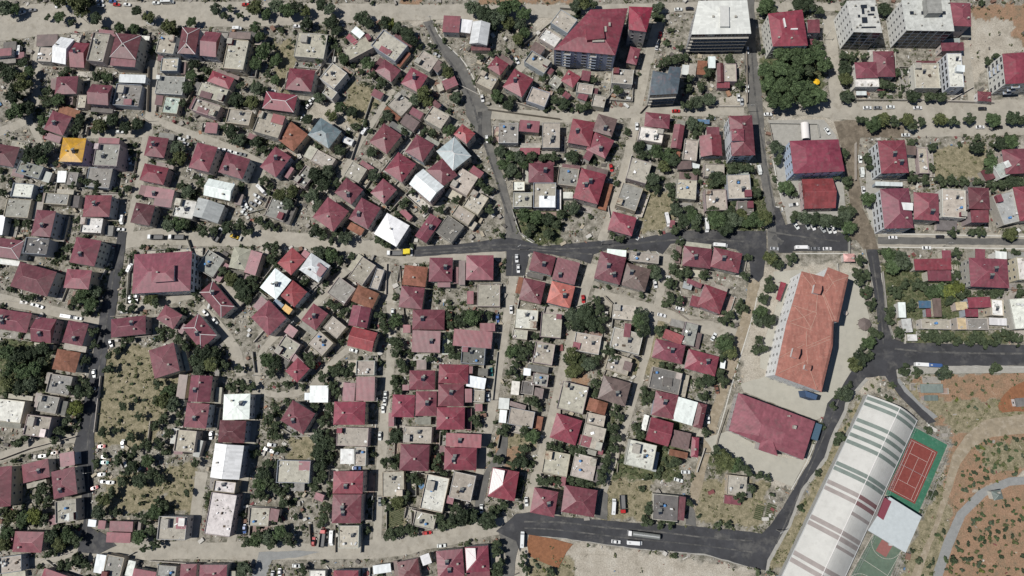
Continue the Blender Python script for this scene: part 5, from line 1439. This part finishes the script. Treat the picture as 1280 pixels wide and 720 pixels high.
for rank, i in enumerate(order):
    x, y, rp = TL[i]; rr = rp*MPP*1.03; ht = max(3.0, rr*1.75+rnd.uniform(0, 1.5)); 
    c = g(x, y, ht*.62); c.z = 0
    tn = rnd.choices(range(5), (5, 4.5, 3, 3, .4))[0]
    if 945 < x < 1035 and 60 < y < 135: tn = 1; ht += 3
    cz = ht-rr*.62
    if rank < 300 or True and rank < 300:
        root = empty('tree' if rr > 2.8 else 'small_tree', c, rnd.uniform(0, 6.28))
        cr = link('crown', CROWNS[i % 9], 'leaf', root, (0, 0, cz)); cr.scale = (rr, rr*rnd.uniform(.88, 1.1), rr*rnd.uniform(.8, 1.05)); k = rnd.uniform(.8, 1.15); cr.color = (*[t*k for t in TONES[tn][1]], 1)
        tr = link('trunk', TRUNKS[i % 4], 'bark', root); tr.scale = (rr*1.1, rr*1.1, cz*1.15)
        sz = 'broad' if rp > 9.5 else 'medium' if rp > 7.8 else 'small'
        reg(root, f'{sz} round {TONES[tn][0]} tree', x, y, 'tree', 'garden and street trees')
    else:
        vs, T = crown_mesh(1000+i, 12, 55, leaf=.085); a = rnd.uniform(0, 6.28); 
        vs = vs.copy()*np.array([rr, rr, rr*.9]); vs += np.array([c.x, c.y, cz]); restV.append(vs); restT.append(T*.8)
        TRUNKB.tube((c.x, c.y, 0), (c.x, c.y, cz), .14, 5, r2=.08)
# park shrubs (countable ones) on the red soil slope
SH = []
R2 = random.Random(5)
tries = 0
PARK = P('1192 552 1300 536 1300 740 1130 740 1160 690 1185 640 1200 600')
def inside(p, poly):
    return bool(inpoly(np.array([p[0]]), np.array([p[1]]), poly)[0])
ROADP = [(m, P(s)) for m, s in ROADS]
while len(SH) < 130 and tries < 8000:
    tries += 1; p = (R2.uniform(1130, 1282), R2.uniform(535, 722))
    if not inside(p, PARK) or any(inside(p, q) for m, q in ROADP if m in ('paved', 'track')): continue
    if math.sin(p[0]*.11+1)*math.sin(p[1]*.13)+math.sin(p[0]*.05+p[1]*.07) < R2.uniform(-1.2, .8): continue
    if all(math.hypot(p[0]-s_[0], p[1]-s_[1]) > 4.2 for s_ in SH): SH.append((p[0], p[1], R2.uniform(1.6, 4.2)))
SH += [(1182, 700, 4), (1210, 700, 4), (1216, 655, 3), (1228, 673, 4.5), (1144, 592, 3)][:4]
for x, y in ((1082, 486), (1090, 482), (1098, 488), (1108, 494), (1073, 499), (1063, 514), (1061, 530), (1056, 536), (1007, 628), (1003, 638), (1160, 480), (1195, 480), (1205, 476), (1215, 492), (1228, 488), (1195, 500), (1210, 508), (1220, 510), (1236, 508), (1240, 482), (1100, 500), (1112, 505), (858, 640), (874, 645), (800, 450), (795, 462), (715, 470), (668, 700), (672, 708), (662, 716), (680, 712), (160, 455), (150, 470), (170, 470), (185, 475), (150, 490), (165, 495), (145, 500), (180, 500), (150, 525), (180, 540), (165, 480), (175, 455), (345, 515), (375, 595), (365, 630), (380, 640), (372, 660)): SH.append((x, y, rnd.uniform(2, 3.6)))
for x, y, rp in SH:
    rr = rp*MPP; c = g(x, y, rr*.6); c.z = 0; root = empty('shrub', c, rnd.uniform(0, 6)); tn = rnd.choices(range(5), (4, 3, 3, 2, 1))[0]
    cr = link('crown', SCROWNS[int(rp*7) % 4], 'leaf', root, (0, 0, rr*.7)); cr.scale = (rr, rr*rnd.uniform(.7, 1.1), rr*.8); cr.color = (*TONES[tn][1], 1)
    tr = link('trunk', TRUNKS[0], 'bark', root); tr.scale = (rr, rr, rr*.8)
    reg(root, f"{'low' if rp < 2.8 else 'bushy'} {TONES[tn][0]} shrub", x, y, 'shrub', 'shrubs on open ground')
# ---------------------------------------------------------------- weeds and yard clutter
rg = np.random.default_rng(3)
def roadmask(PX, PY, grow=0):
    m = np.zeros(PX.shape, bool)
    for _, q in ROADP: m |= inpoly(PX, PY, q)
    for mm, wd, s in STREETS:
        pl = P(s)
        for a, b_ in zip(pl, pl[1:]):
            ax, ay = a; dx, dy = b_[0]-ax, b_[1]-ay; L2 = dx*dx+dy*dy or 1
            t = np.clip(((PX-ax)*dx+(PY-ay)*dy)/L2, 0, 1); m |= np.hypot(PX-ax-t*dx, PY-ay-t*dy) < wd/2+grow
    return m
def boxmask(X, Y, m=.2):
    r = np.zeros(X.shape, bool)
    for cx, cy, a, b_, t in BOXES:
        c, s = math.cos(t), math.sin(t); u = (X-cx)*c+(Y-cy)*s; v = -(X-cx)*s+(Y-cy)*c; r |= (np.abs(u) < a+m) & (np.abs(v) < b_+m)
    return r
n = 120000; X = rg.uniform(-310, 330, n); Y = rg.uniform(-95, 245, n); PX, PY = topix(X, Y)
ok = (PX > -15) & (PX < 1295) & (PY > -15) & (PY < 735); X, Y, PX, PY = X[ok], Y[ok], PX[ok], PY[ok]
ok = ~roadmask(PX, PY, .5) & ~boxmask(X, Y, .1); X, Y, PX, PY = X[ok], Y[ok], PX[ok], PY[ok]
for s_ in ('1141 532 1186 556 1148 646 1106 618', '1092 666 1128 689 1098 760 1052 740', '1085 491 1143 525 1064 740 975 740', '1098 640 1110 618 1154 646 1133 694 1083 664'):
    ok = ~inpoly(PX, PY, P(s_)); X, Y, PX, PY = X[ok], Y[ok], PX[ok], PY[ok]
zone = np.full(X.shape, -1); 
for ch, s in ZONES: zone[inpoly(PX, PY, P(s))] = ch
# smooth random field so that growth comes in patches
fld = sum(np.sin(X*a+b_)*np.sin(Y*c+d_) for a, b_, c, d_ in ((.13, 1, .11, 2), (.31, 4, .27, 1), (.07, 2, .09, 5), (.6, 3, .52, 0)))
# many more small bushes and fruit trees in the yards
kb = rg.uniform(size=X.shape) < np.where(zone == 0, .06, np.where(zone == -1, np.clip(.016+.03*fld, 0, .09)*np.where(PX < 520, 2.2, 1.2), np.where(zone == 3, .004, 0)))
for bx, by in zip(X[kb], Y[kb]):
    rr = rnd.uniform(.7, 2.5); vs, T = crown_mesh(int(rnd.random()*1e6), 7, 34, leaf=.13); vs = vs*np.array([rr, rr*rnd.uniform(.7, 1.2), rr*.9])+np.array([bx, by, rr*.75]); restV.append(vs); restT.append(T*rnd.uniform(.5, 1.4))
print('bushes', kb.sum())
vs = np.concatenate(restV); o = link('tree_foliage', np_mesh('tree_foliage', vs, np.concatenate(restT), ['leaf']), 'leaf'); o.color = (1.05, 1.1, 1, 1)
reg(o, '', 0, 0, 'trees', None, 'many smaller green garden trees growing thickly between the houses of the town'); o['kind'] = 'stuff'
pr = np.where(zone == 0, .95, np.where(zone == 3, .22, np.where(zone == 1, .07, np.where(zone == 2, .015, np.clip(.22+.34*fld, 0, .8)))))
k = rg.uniform(size=X.shape) < pr*.62; wxx, wyy, wz = X[k], Y[k], zone[k]
m = len(wxx); Q = 7
C = np.stack([np.repeat(wxx, Q)+rg.normal(size=m*Q)*.45, np.repeat(wyy, Q)+rg.normal(size=m*Q)*.45, rg.uniform(.1, .9, m*Q)], 1); S = rg.uniform(.16, .42, m*Q)[:, None]
NN = rg.normal(size=C.shape)*.6; NN[:, 2] += 1; NN /= np.linalg.norm(NN, axis=1)[:, None]; U = np.cross(NN, rg.normal(size=C.shape)); U /= np.linalg.norm(U, axis=1)[:, None]; V = np.cross(NN, U)
vs = np.stack([C-U*S-V*S*.6, C+U*S-V*S*.8, C+U*S*.8+V*S, C-U*S*.7+V*S*.8], 1); T = np.clip(np.repeat(np.where(wz == 3, .9, np.where(wz == 0, .25, rg.uniform(0, .6, m))), Q)+rg.normal(size=m*Q)*.2, 0, 1.4)
o = link('weeds', np_mesh('weeds', vs, T, ['weed']), 'weed'); reg(o, '', 0, 0, 'weeds', None, 'weeds and low garden plants in patches over the yards and slopes'); o['kind'] = 'stuff'
print('weeds', m)
# clutter
k = (rg.uniform(size=X.shape) < np.where(zone == -1, np.clip(.27-.1*fld, .04, .6), np.where(zone == 3, .012, np.where(zone == 0, .05, .008)))); cx_, cy_ = X[k], Y[k]
cols = [((.5, .48, .44), 5), ((.55, .55, .53), 1.6), ((.3, .28, .25), 4), ((.2, .12, .09), 3), ((.2, .07, .07), 1.6), ((.12, .11, .1), 3), ((.1, .2, .34), .35), ((.33, .19, .12), .8), ((.4, .35, .27), 4)]
for ci, (cc_, wt) in enumerate(cols): mt = mat(f'clutter_{ci}', cc_, .85, .2, 2); M[f'cl{ci}'] = mt
q = MB(); cidx = rnd.choices(range(len(cols)), [w_ for _, w_ in cols], k=len(cx_))
for x, y, ci in zip(cx_, cy_, cidx):
    a, b_ = abs(rnd.gauss(0, .8))+.2, abs(rnd.gauss(0, .5))+.15
    if rnd.random() < .06: a, b_ = rnd.uniform(1.3, 3.2), rnd.uniform(1, 2.2)
    h_ = rnd.uniform(.08, .7)*(2.4 if a*b_ > 2 else 1)
    q.box(x-a/2, y-b_/2, 0, x+a/2, y+b_/2, h_, ci, rot=rnd.uniform(0, 3.1))
o = q.build('yard_clutter', [f'cl{i}' for i in range(len(cols))]); reg(o, '', 0, 0, 'clutter', None, 'boards, rubble, crates and scrap lying about in the yards between the houses'); o['kind'] = 'stuff'
print('clutter', len(cx_))
# ---------------------------------------------------------------- vehicles
def car_tree(kind):
    root = empty({'c': 'parked_car', 'v': 'van', 'm': 'minibus', 't': 'truck', 'l': 'lorry', 'p': 'pickup'}[kind], (0, 0, 0)); b = MB()
    def loft(secs, mi=0, q=b):   # cross sections along x: (x, halfwidth, z0, z1)
        P_ = [[(x, -w_*.96, z0), (x, -w_, (z0+z1)/2), (x, -w_*.9, z1), (x, w_*.9, z1), (x, w_, (z0+z1)/2), (x, w_*.96, z0)] for x, w_, z0, z1 in secs]
        for A_, B_ in zip(P_, P_[1:]):
            for i in range(6):
                j = (i+1) % 6; q.face([A_[i], B_[i], B_[j], A_[j]][::-1], mi)
        q.face(P_[0], mi); q.face(P_[-1][::-1], mi)
    def wheels(xs_, y, r_):
        for x in xs_:
            for s_ in (-1, 1):
                w_ = MB(); w_.tube((x, s_*y-.1, r_), (x, s_*y+.1, r_), r_, 12); o = w_.build('wheel', 'tyre', root)
    if kind == 'c':
        loft([(-2.15, .72, .35, .62), (-2.0, .84, .25, .85), (-1.2, .88, .25, .92), (0, .89, .25, .9), (1.0, .88, .25, .86), (1.9, .82, .25, .72), (2.15, .66, .32, .55)])
        b.build('body', 'paint', root); c = MB(); loft([(-1.75, .68, .9, .93), (-1.25, .7, .88, 1.4), (.15, .7, .88, 1.43), (.95, .72, .84, .88)], 0, c); c.build('windows', 'cglass', root)
        c = MB(); c.box(-1.2, -.6, 1.40, .1, .6, 1.46); c.build('roof_panel', 'paint', root); wheels((-1.3, 1.35), .8, .32)
        for s_ in (-1, 1): c = MB(); c.box(2.02, s_*.55-.16, .5, 2.12, s_*.55+.16, .64); c.build('headlight', 'frame', root)
    elif kind in 'vm':
        L_ = 2.5 if kind == 'v' else 3.6; Hh = 1.9 if kind == 'v' else 2.5
        loft([(-L_, .85, .3, Hh-.15), (-L_+.2, .95, .3, Hh), (L_-1.3, .95, .3, Hh), (L_-.7, .93, .3, 1.15), (L_-.1, .85, .3, .95), (L_, .7, .35, .7)]); b.build('body', 'paint', root)
        c = MB(); c.box(-L_+.4, -.965, 1.15, L_-1.5, -.955, Hh-.3); c.box(-L_+.4, .955, 1.15, L_-1.5, .965, Hh-.3); c.face([(L_-1.28, -.8, Hh-.05), (L_-.74, -.82, 1.2), (L_-.74, .82, 1.2), (L_-1.28, .8, Hh-.05)]); c.build('windows', 'cglass', root)
        c = MB(); c.box(-L_+.8, -.35, Hh, -L_+1.7, .35, Hh+.12); c.build('roof_vent', 'steel', root); wheels((-L_+.9, L_-.9), .85, .36)
    elif kind == 'p':
        loft([(-2.4, .85, .4, .95), (2.0, .88, .4, .95), (2.4, .75, .45, .75)]); b.build('body', 'paint', root); c = MB(); loft([(-.6, .78, .95, 1.5), (.5, .78, .95, 1.55), (1.1, .8, .93, 1.0)], 0, c); c.build('cab_windows', 'cglass', root)
        c = MB(); c.box(-2.3, -.78, .955, -.7, .78, .98); c.build('load_bed', 'steel', root); wheels((-1.5, 1.45), .8, .36)
    else:
        Lb = 4.2 if kind == 't' else 7.5
        loft([(Lb-1.9, 1.2, .6, 2.7), (Lb-.4, 1.2, .6, 2.6), (Lb, 1.1, .6, 1.6)]); b.build('cab', 'paint', root); c = MB(); c.face([(Lb-.35, -1, 2.5), (Lb-.02, -1, 1.65), (Lb-.02, 1, 1.65), (Lb-.35, 1, 2.5)]); c.build('windscreen', 'cglass', root)
        c = MB()
        if kind == 't':
            c.box(-Lb, -1.25, .9, Lb-2.1, 1.25, 1.1, 0, bottom=True); c.box(-Lb, -1.25, 1.1, Lb-2.1, -1.15, 2.2); c.box(-Lb, 1.15, 1.1, Lb-2.1, 1.25, 2.2); c.box(-Lb, -1.14, 1.1, -Lb+.1, 1.14, 2.2); c.box(Lb-2.2, -1.14, 1.1, Lb-2.1, 1.14, 2.3)
            c.build('tipper_body', 'any', root, (.16, .16, .16)); wheels((-Lb+1, -Lb+2.2, Lb-1), 1.05, .5)
        else:
            N_ = 12
            for i in range(N_):
                a0, a1 = 2*math.pi*i/N_, 2*math.pi*(i+1)/N_; c.face([(-Lb, 1.2*math.cos(a0), 2+.95*math.sin(a0)), (-Lb, 1.2*math.cos(a1), 2+.95*math.sin(a1)), (Lb-2.3, 1.2*math.cos(a1), 2+.95*math.sin(a1)), (Lb-2.3, 1.2*math.cos(a0), 2+.95*math.sin(a0))][::-1])
            c.box(-Lb, -1, .8, Lb-2, 1, 1.05, 0, bottom=True); c.build('tank', 'tank', root); wheels((-Lb+1, -Lb+2.3, -Lb+3.6, Lb-3, Lb-1), 1.05, .5)
            c = MB(); c.box(-Lb+.3, -.2, 2.96, Lb-2.6, .2, 3.02); c.build('walkway', 'steel', root)
    for ch in [o for o in sc.collection.objects if o.parent == root]: pass
    KIDS[root.name] = [o for o in sc.collection.objects if o.parent == root]; return root
VC = {'w': ('white', (.75, .76, .75)), 'g': ('grey', (.22, .23, .24)), 'k': ('black', (.03, .03, .035)), 'r': ('red', (.45, .03, .03)), 'b': ('blue', (.06, .12, .3)), 't': ('teal', (.03, .25, .24)), 's': ('silver', (.45, .46, .47)), 'n': ('brown', (.2, .1, .07)), 'y': ('yellow', (.7, .5, .03))}
VN = {'c': 'car', 'v': 'van', 'm': 'minibus', 't': 'tipper truck', 'l': 'tanker lorry', 'p': 'pickup'}
CARS = '''28 16 -15 w c 41 13 -10 g c 71 6 80 w c 84 5 80 w c 109 5 60 w c 125 2 0 w c 126 7 0 w c 141 2 0 b c 146 6 5 r c 159 6 5 w c 195 4 0 w c 210 3 0 w m 26 66 85 w m 33 80 85 w c 29 123 30 g c 37 139 60 w c 188 29 20 w c 150 165 0 w c 227 174 15 w c 233 180 15 s c 163 201 80 w c 53 236 90 w c
297 36 0 w v 349 34 3 k c 371 33 0 w c 307 6 0 r c 389 126 -50 w c 386 132 -50 w c 378 147 -50 w c 276 187 15 w c 283 188 15 w c 290 190 15 w c 297 192 15 w c 303 193 15 g c 328 238 45 w m 321 245 30 w c 329 249 30 k c 306 253 60 w c 304 259 60 s c 316 255 30 g c 322 252 30 w c 311 260 30 w c 305 266 30 w c 456 164 -60 w v
603 123 80 w c 546 69 30 s c 640 73 60 k c 646 76 60 w c 609 174 80 w c 825 44 -80 r c 821 58 -80 w c 848 12 0 w c 862 11 0 k c 934 63 90 w c 934 86 90 k c 934 111 90 w c 923 122 88 w c 927 127 88 s c 845 139 0 r c 796 158 90 w c 764 210 80 r c 949 213 80 w v 889 148 0 w c
834 275 80 w m 883 282 88 w m 900 307 5 w m 819 355 80 w c 850 386 15 w c 827 394 15 w c 729 374 85 r c 1084 135 0 w c 1097 135 0 g c 1113 134 0 w c 1147 135 0 w c 960 143 0 w c 1034 164 60 w c 1075 199 88 w c 1077 216 88 w v 1079 238 88 w c 1132 169 0 w c 992 256 -8 w p
995 282 60 w c 1009 282 70 s c 1016 283 70 w c 1028 286 60 s c 1036 287 70 w c 1042 287 70 w c 1002 310 0 w m 1019 311 0 g c 1034 311 0 w c 968 311 5 s c 1116 297 0 w c 1175 296 0 k c 1158 310 0 w c 1228 136 0 k c 1225 159 0 w c 1248 159 0 k c 1152 456 3 w m 1168 457 3 b m 892 421 -60 w c 797 447 40 k c 885 524 88 w c 896 487 80 n c
857 590 0 w c 848 600 15 w c 767 633 -85 w m 778 630 88 r t 804 668 186 w l 770 677 5 w c 793 678 3 w m 653 674 -88 w m 534 666 -8 r c 552 682 -5 w c 602 636 88 w c 658 627 85 w c 622 398 88 b c 614 465 88 t c 610 496 88 w c 639 387 88 w c 491 391 88 w c 488 426 88 w c 482 494 88 w c 481 502 88 w c 479 511 88 w c 719 402 88 s c
646 323 88 w c 648 336 88 w c 257 391 45 w c 269 401 50 s c 442 438 15 w c 397 457 -50 r c 475 545 90 w c 475 627 88 g c 163 335 -70 w v 172 363 88 w c 171 372 88 w c 163 374 80 w c 155 390 0 g c 153 275 90 w v 151 287 0 w c 30 378 5 w c 43 381 10 w c 50 383 20 w c 86 396 8 w m 98 398 8 w c 196 297 180 w t 222 297 180 w t
118 467 80 w c 115 488 -30 w c 127 558 -5 r c 131 571 0 k c 131 578 0 t c 127 593 -5 s c 130 602 0 k c 138 603 0 w c 118 610 -20 r c 53 570 -8 w c 68 566 -8 n c 154 555 90 w c 264 544 90 w c 446 585 0 b c 340 556 5 s c 335 562 20 g c 343 565 20 g c 306 661 85 b c 392 677 -88 r c 404 672 -86 r t 415 672 90 w m 371 707 0 w c 341 719 90 s c 350 716 85 w c 275 294 -65 s t 494 317 180 w t 139 429 70 s c'''
cv = CARS.split(); PROTO = {k: car_tree(k) for k in 'cvmtlp'}; used_v = set()
for i in range(0, len(cv), 5):
    x, y, a = map(float, cv[i:i+3]); cl, kd = cv[i+3], cv[i+4]
    if kd in used_v: o = copy_tree(PROTO[kd]); kids = [q for q in COPIED[-len(KIDS[PROTO[kd].name]):]] if False else None
    else: o = PROTO[kd]; used_v.add(kd)
    p = g(x, y, .7); o.location = (p.x, p.y, ztop+.002); o.rotation_euler.z = -R(a)
    o['_c'] = 1
    o['paintc'] = cl
    nm, cc_ = VC[cl]; cc_ = jit(cc_, .08)
    o['_rgb'] = cc_
    reg(o, f'{nm} {VN[kd]}', x, y, VN[kd], {'c': 'parked cars', 'v': 'vans on the streets', 'm': 'minibuses on the streets', 't': 'tipper trucks', 'l': None, 'p': None}[kd])
for o in sc.collection.objects:
    if o.parent is not None and '_rgb' in o.parent and o.name.split('.')[0] in ('body', 'cab', 'roof_panel'): o.color = (*o.parent['_rgb'], 1)
for o in sc.collection.objects:
    if '_rgb' in o: del o['_rgb']; del o['_c']; del o['paintc']
# road-building machines
def machine(name, x, y, ang, parts, label, cat):
    p = g(x, y, 1); root = empty(name, (p.x, p.y, ztop+.002), -R(ang))
    for nm, m_, col, boxes, tubes in parts:
        q = MB()
        for b_ in boxes: q.box(*b_, bottom=True)
        for t_ in tubes: q.tube(*t_)
        q.build(nm, m_, root, col)
    reg(root, '', x, y, cat, None, label)
Y_ = (.75, .6, .04)
machine('road_paver', 509, 315, 0, [('body', 'any', Y_, [(-2, -1.3, .5, 1.6, 1.3, 1.9), (-1.2, -1.3, 1.9, -.2, 1.3, 2.1)], []), ('hopper', 'any', (.1, .1, .1), [(-3.4, -1.5, .4, -2.02, -1.3, 1.4), (-3.4, 1.3, .4, -2.02, 1.5, 1.4), (-3.4, -1.28, .4, -2.02, 1.28, .6)], []),
  ('canopy', 'any', Y_, [(-.2, -1.2, 3.0, 1.8, 1.2, 3.1)], [((0, -1.1, 1.9), (0, -1.1, 3), .04), ((0, 1.1, 1.9), (0, 1.1, 3), .04), ((1.5, 1.1, 1.9), (1.5, 1.1, 3), .04), ((1.5, -1.1, 1.9), (1.5, -1.1, 3), .04)]),
  ('screed', 'steel', None, [(1.8, -2.2, .1, 2.8, 2.2, .6)], []), ('track', 'tyre', None, [(-1.9, -1.55, 0, 1.5, -1.32, .8)], []), ('track', 'tyre', None, [(-1.9, 1.32, 0, 1.5, 1.55, .8)], [])], 'yellow road paver at the end of the fresh black asphalt strip', 'paver')
machine('wheel_loader', 294, 296, 20, [('body', 'any', (.62, .42, .05), [(-2.4, -.9, .7, .2, .9, 1.8), (.4, -.7, .7, 1.9, .7, 1.3)], []), ('cab', 'cglass', None, [(-.4, -.75, 1.82, .6, .75, 2.9)], []), ('bucket', 'steel', None, [(2.6, -1.3, .2, 3.4, 1.3, 1.0)], []), ('arm', 'any', (.62, .42, .05), [(1.9, -.6, .8, 2.7, -.4, 1.1), (1.9, .4, .8, 2.7, .6, 1.1)], []),
  ('wheel', 'tyre', None, [], [((1.2, -1.2, .65), (1.2, -.75, .65), .65, 12)]), ('wheel', 'tyre', None, [], [((1.2, .75, .65), (1.2, 1.2, .65), .65, 12)]), ('wheel', 'tyre', None, [], [((-1.5, -1.2, .65), (-1.5, -.95, .65), .65, 12)]), ('wheel', 'tyre', None, [], [((-1.5, .95, .65), (-1.5, 1.2, .65), .65, 12)])], 'mustard-yellow wheel loader on the dirt road beside the grey tipper truck', 'loader')
# utility poles, street lamps
for x, y, hp, ag in ((1004, 55, 9, 0), (1030, 50, 9, 1), (1106, 215, 9, 0), (880, 566, 9, 0), (22, 170, 8, .4), (186, 152, 9, 0), (112, 30, 9, 1), (240, 656, 9, .2), (205, 440, 8, 1), (650, 312, 9, .6), (752, 306, 9, .4), (848, 304, 9, .3), (970, 662, 9, .5), (1178, 308, 8, 0), (372, 405, 8, .7), (325, 470, 8, .2), (455, 300, 8, .6), (100, 628, 8, 0), (118, 590, 8, 0), (476, 500, 8, 1.5), (470, 620, 8, 1.5), (615, 500, 8, 1.4), (700, 480, 8, 1.3), (935, 140, 9, 0), (540, 30, 8, 0), (820, 60, 8, 1), (1260, 300, 8, 0), (1130, 170, 8, 0), (60, 400, 8, .3), (400, 300, 8, .2)):
    p = g(x, y, 0); root = empty('utility_pole', p, ag); q = MB(); q.tube((0, 0, 0), (0, 0, hp), .16, 7, r2=.09); q.build('pole', 'conc', root); q = MB(); q.box(-1, -.06, hp-.7, 1, .06, hp-.58, bottom=True); q.box(-.7, -.05, hp-1.3, .7, .05, hp-1.2, bottom=True); q.build('crossarm', 'steel', root)
    q = MB(); [q.tube((s_, 0, hp-.58), (s_, 0, hp-.35), .05, 5) for s_ in (-.9, 0, .9)]; q.build('insulator', 'frame', root); reg(root, 'slim concrete utility pole', x, y, 'utility pole', 'utility poles')
# ---------------------------------------------------------------- labels: look + place among named landmarks
LM = [(93, 188, 'the yellow-roofed house'), (406, 169, 'the slate-blue pyramid roof'), (273, 237, 'the white shed with parked cars'), (158, 60, 'the maroon roof with white ridges'), (80, 64, 'the narrow white gabled roof'),
 (375, 101, 'the crimson roof by dry garden'), (351, 128, 'the crimson roof with white ridges'), (602, 42, 'the white gabled shed near top'), (738, 40, 'the long crimson apartment roof'), (902, 21, 'the broad white apartment roof'),
 (832, 101, 'the slate-blue stepped block'), (984, 36, 'the red-roofed block by the grove'), (1021, 102, 'the yellow parasol'), (1082, 20, 'the narrow grey unfinished block'), (1160, 19, 'the wide grey unfinished block'), (1278, 86, 'the cream block at right edge'), (1192, 88, 'the small white block'),
 (1020, 195, 'the wide pale-blue walled block'), (1117, 196, 'the deep crimson roof top right'), (1119, 262, 'the mauve-roofed white block'), (926, 169, 'the stepped red-roofed blue block'), (820, 158, 'the half-white red roof'), (742, 233, 'the large crimson roof above asphalt'), (778, 280, 'the crimson roof touching asphalt'),
 (569, 190, 'the pale-blue metal hip roof'), (542, 232, 'the large white gabled roof'), (488, 284, 'the white hip roof by paver'), (645, 300, 'the asphalt T-junction'), (704, 370, 'the salmon-pink roof'), (206, 343, 'the large stepped red block'), (208, 450, 'the red roof by dry meadow'),
 (296, 508, 'the square white hip roof'), (287, 576, 'the long white gabled roof'), (276, 643, 'the mottled whitewashed flat roof'), (354, 352, 'the white roof by alley'), (399, 492, 'the small white shed roof'), (435, 605, 'the bright crimson twin roof'), (628, 605, 'the crimson roof with pale slope'),
 (546, 617, 'the whitewashed roof with stair hut'), (856, 515, 'the large white sheet roof'), (800, 567, 'the whitewashed villa roof'), (768, 488, 'the brown hip roof mid-right'), (1005, 410, 'the orange-tiled school'), (968, 533, 'the broad mauve hall roof'), (1065, 600, 'the striped arched hall'), (1141, 588, 'the red tennis court'),
 (1164, 486, 'the grey-green kiosks'), (1245, 618, 'the green park hut'), (690, 690, 'the orange soil patch'), (804, 668, 'the tanker lorry'), (37, 677, 'the red roof among dark trees'), (12, 511, 'the whitewashed roof at left edge'), (152, 663, 'the red roof by asphalt corner'), (596, 698, 'the bottom roof with pale slope'),
 (86, 453, 'the rusty roof beside thick trees'), (48, 348, 'the large dark red roof left'), (509, 315, 'the yellow road paver'), (294, 296, 'the yellow wheel loader'), (1236, 342, 'the dark mauve roof lower right'), (640, 5, 'the dusty road along the top'), (1235, 45, 'the bare earth lot'), (1245, 505, 'the deep orange soil slope'),
 (130, 580, 'the parking row by asphalt street'), (380, 560, 'the fenced dry grass plot'), (438, 336, 'the roofless beige ruins'), (1081, 405, 'the brown gazebo'), (208, 297, 'the two tipper trucks'), (1058, 368, 'the white disc in schoolyard'), (660, 250, 'the white boxes above junction'), (50, 455, 'the thick wood at left')]
SEC = ['right of', 'below right of', 'below', 'below left of', 'left of', 'above left of', 'above', 'above right of']
ORD = ['', 'second', 'third', 'fourth', 'fifth', 'sixth', 'seventh', 'eighth', 'ninth', 'tenth', 'eleventh', 'twelfth', 'thirteenth', 'fourteenth', 'fifteenth', 'sixteenth', 'seventeenth', 'eighteenth', 'nineteenth', 'twentieth']
bucket = {}
for it in THINGS:
    o, look, x, y, cat, lab = it
    if lab: o['label'] = lab; continue
    d, li = min((math.hypot(x-a, y-b_), i) for i, (a, b_, s_) in enumerate(LM))
    s_ = int(((math.degrees(math.atan2(y-LM[li][1], x-LM[li][0]))+360+22.5) % 360)//45)
    if d < 7 and cat in ('house', 'apartment block', 'shed', 'tanker lorry'): o['label'] = ' '.join(look.split()[:7])+', '+LM[li][2]; continue
    bucket.setdefault((look, li, s_), []).append((d, o))
for (look, li, s_), L_ in bucket.items():
    L_.sort(key=lambda t: t[0])
    for k_, (d, o) in enumerate(L_):
        o['label'] = f"{look}{', '+ORD[min(k_, 19)]+' nearest' if k_ else (', nearest' if len(L_) > 1 else '')} {SEC[s_]} {LM[li][2]}"
        n_ = len(o['label'].split())
        if n_ > 16: o['label'] = o['label'].replace(' with solar heaters', '')
print('things', len(THINGS), 'objects', len(sc.collection.objects))
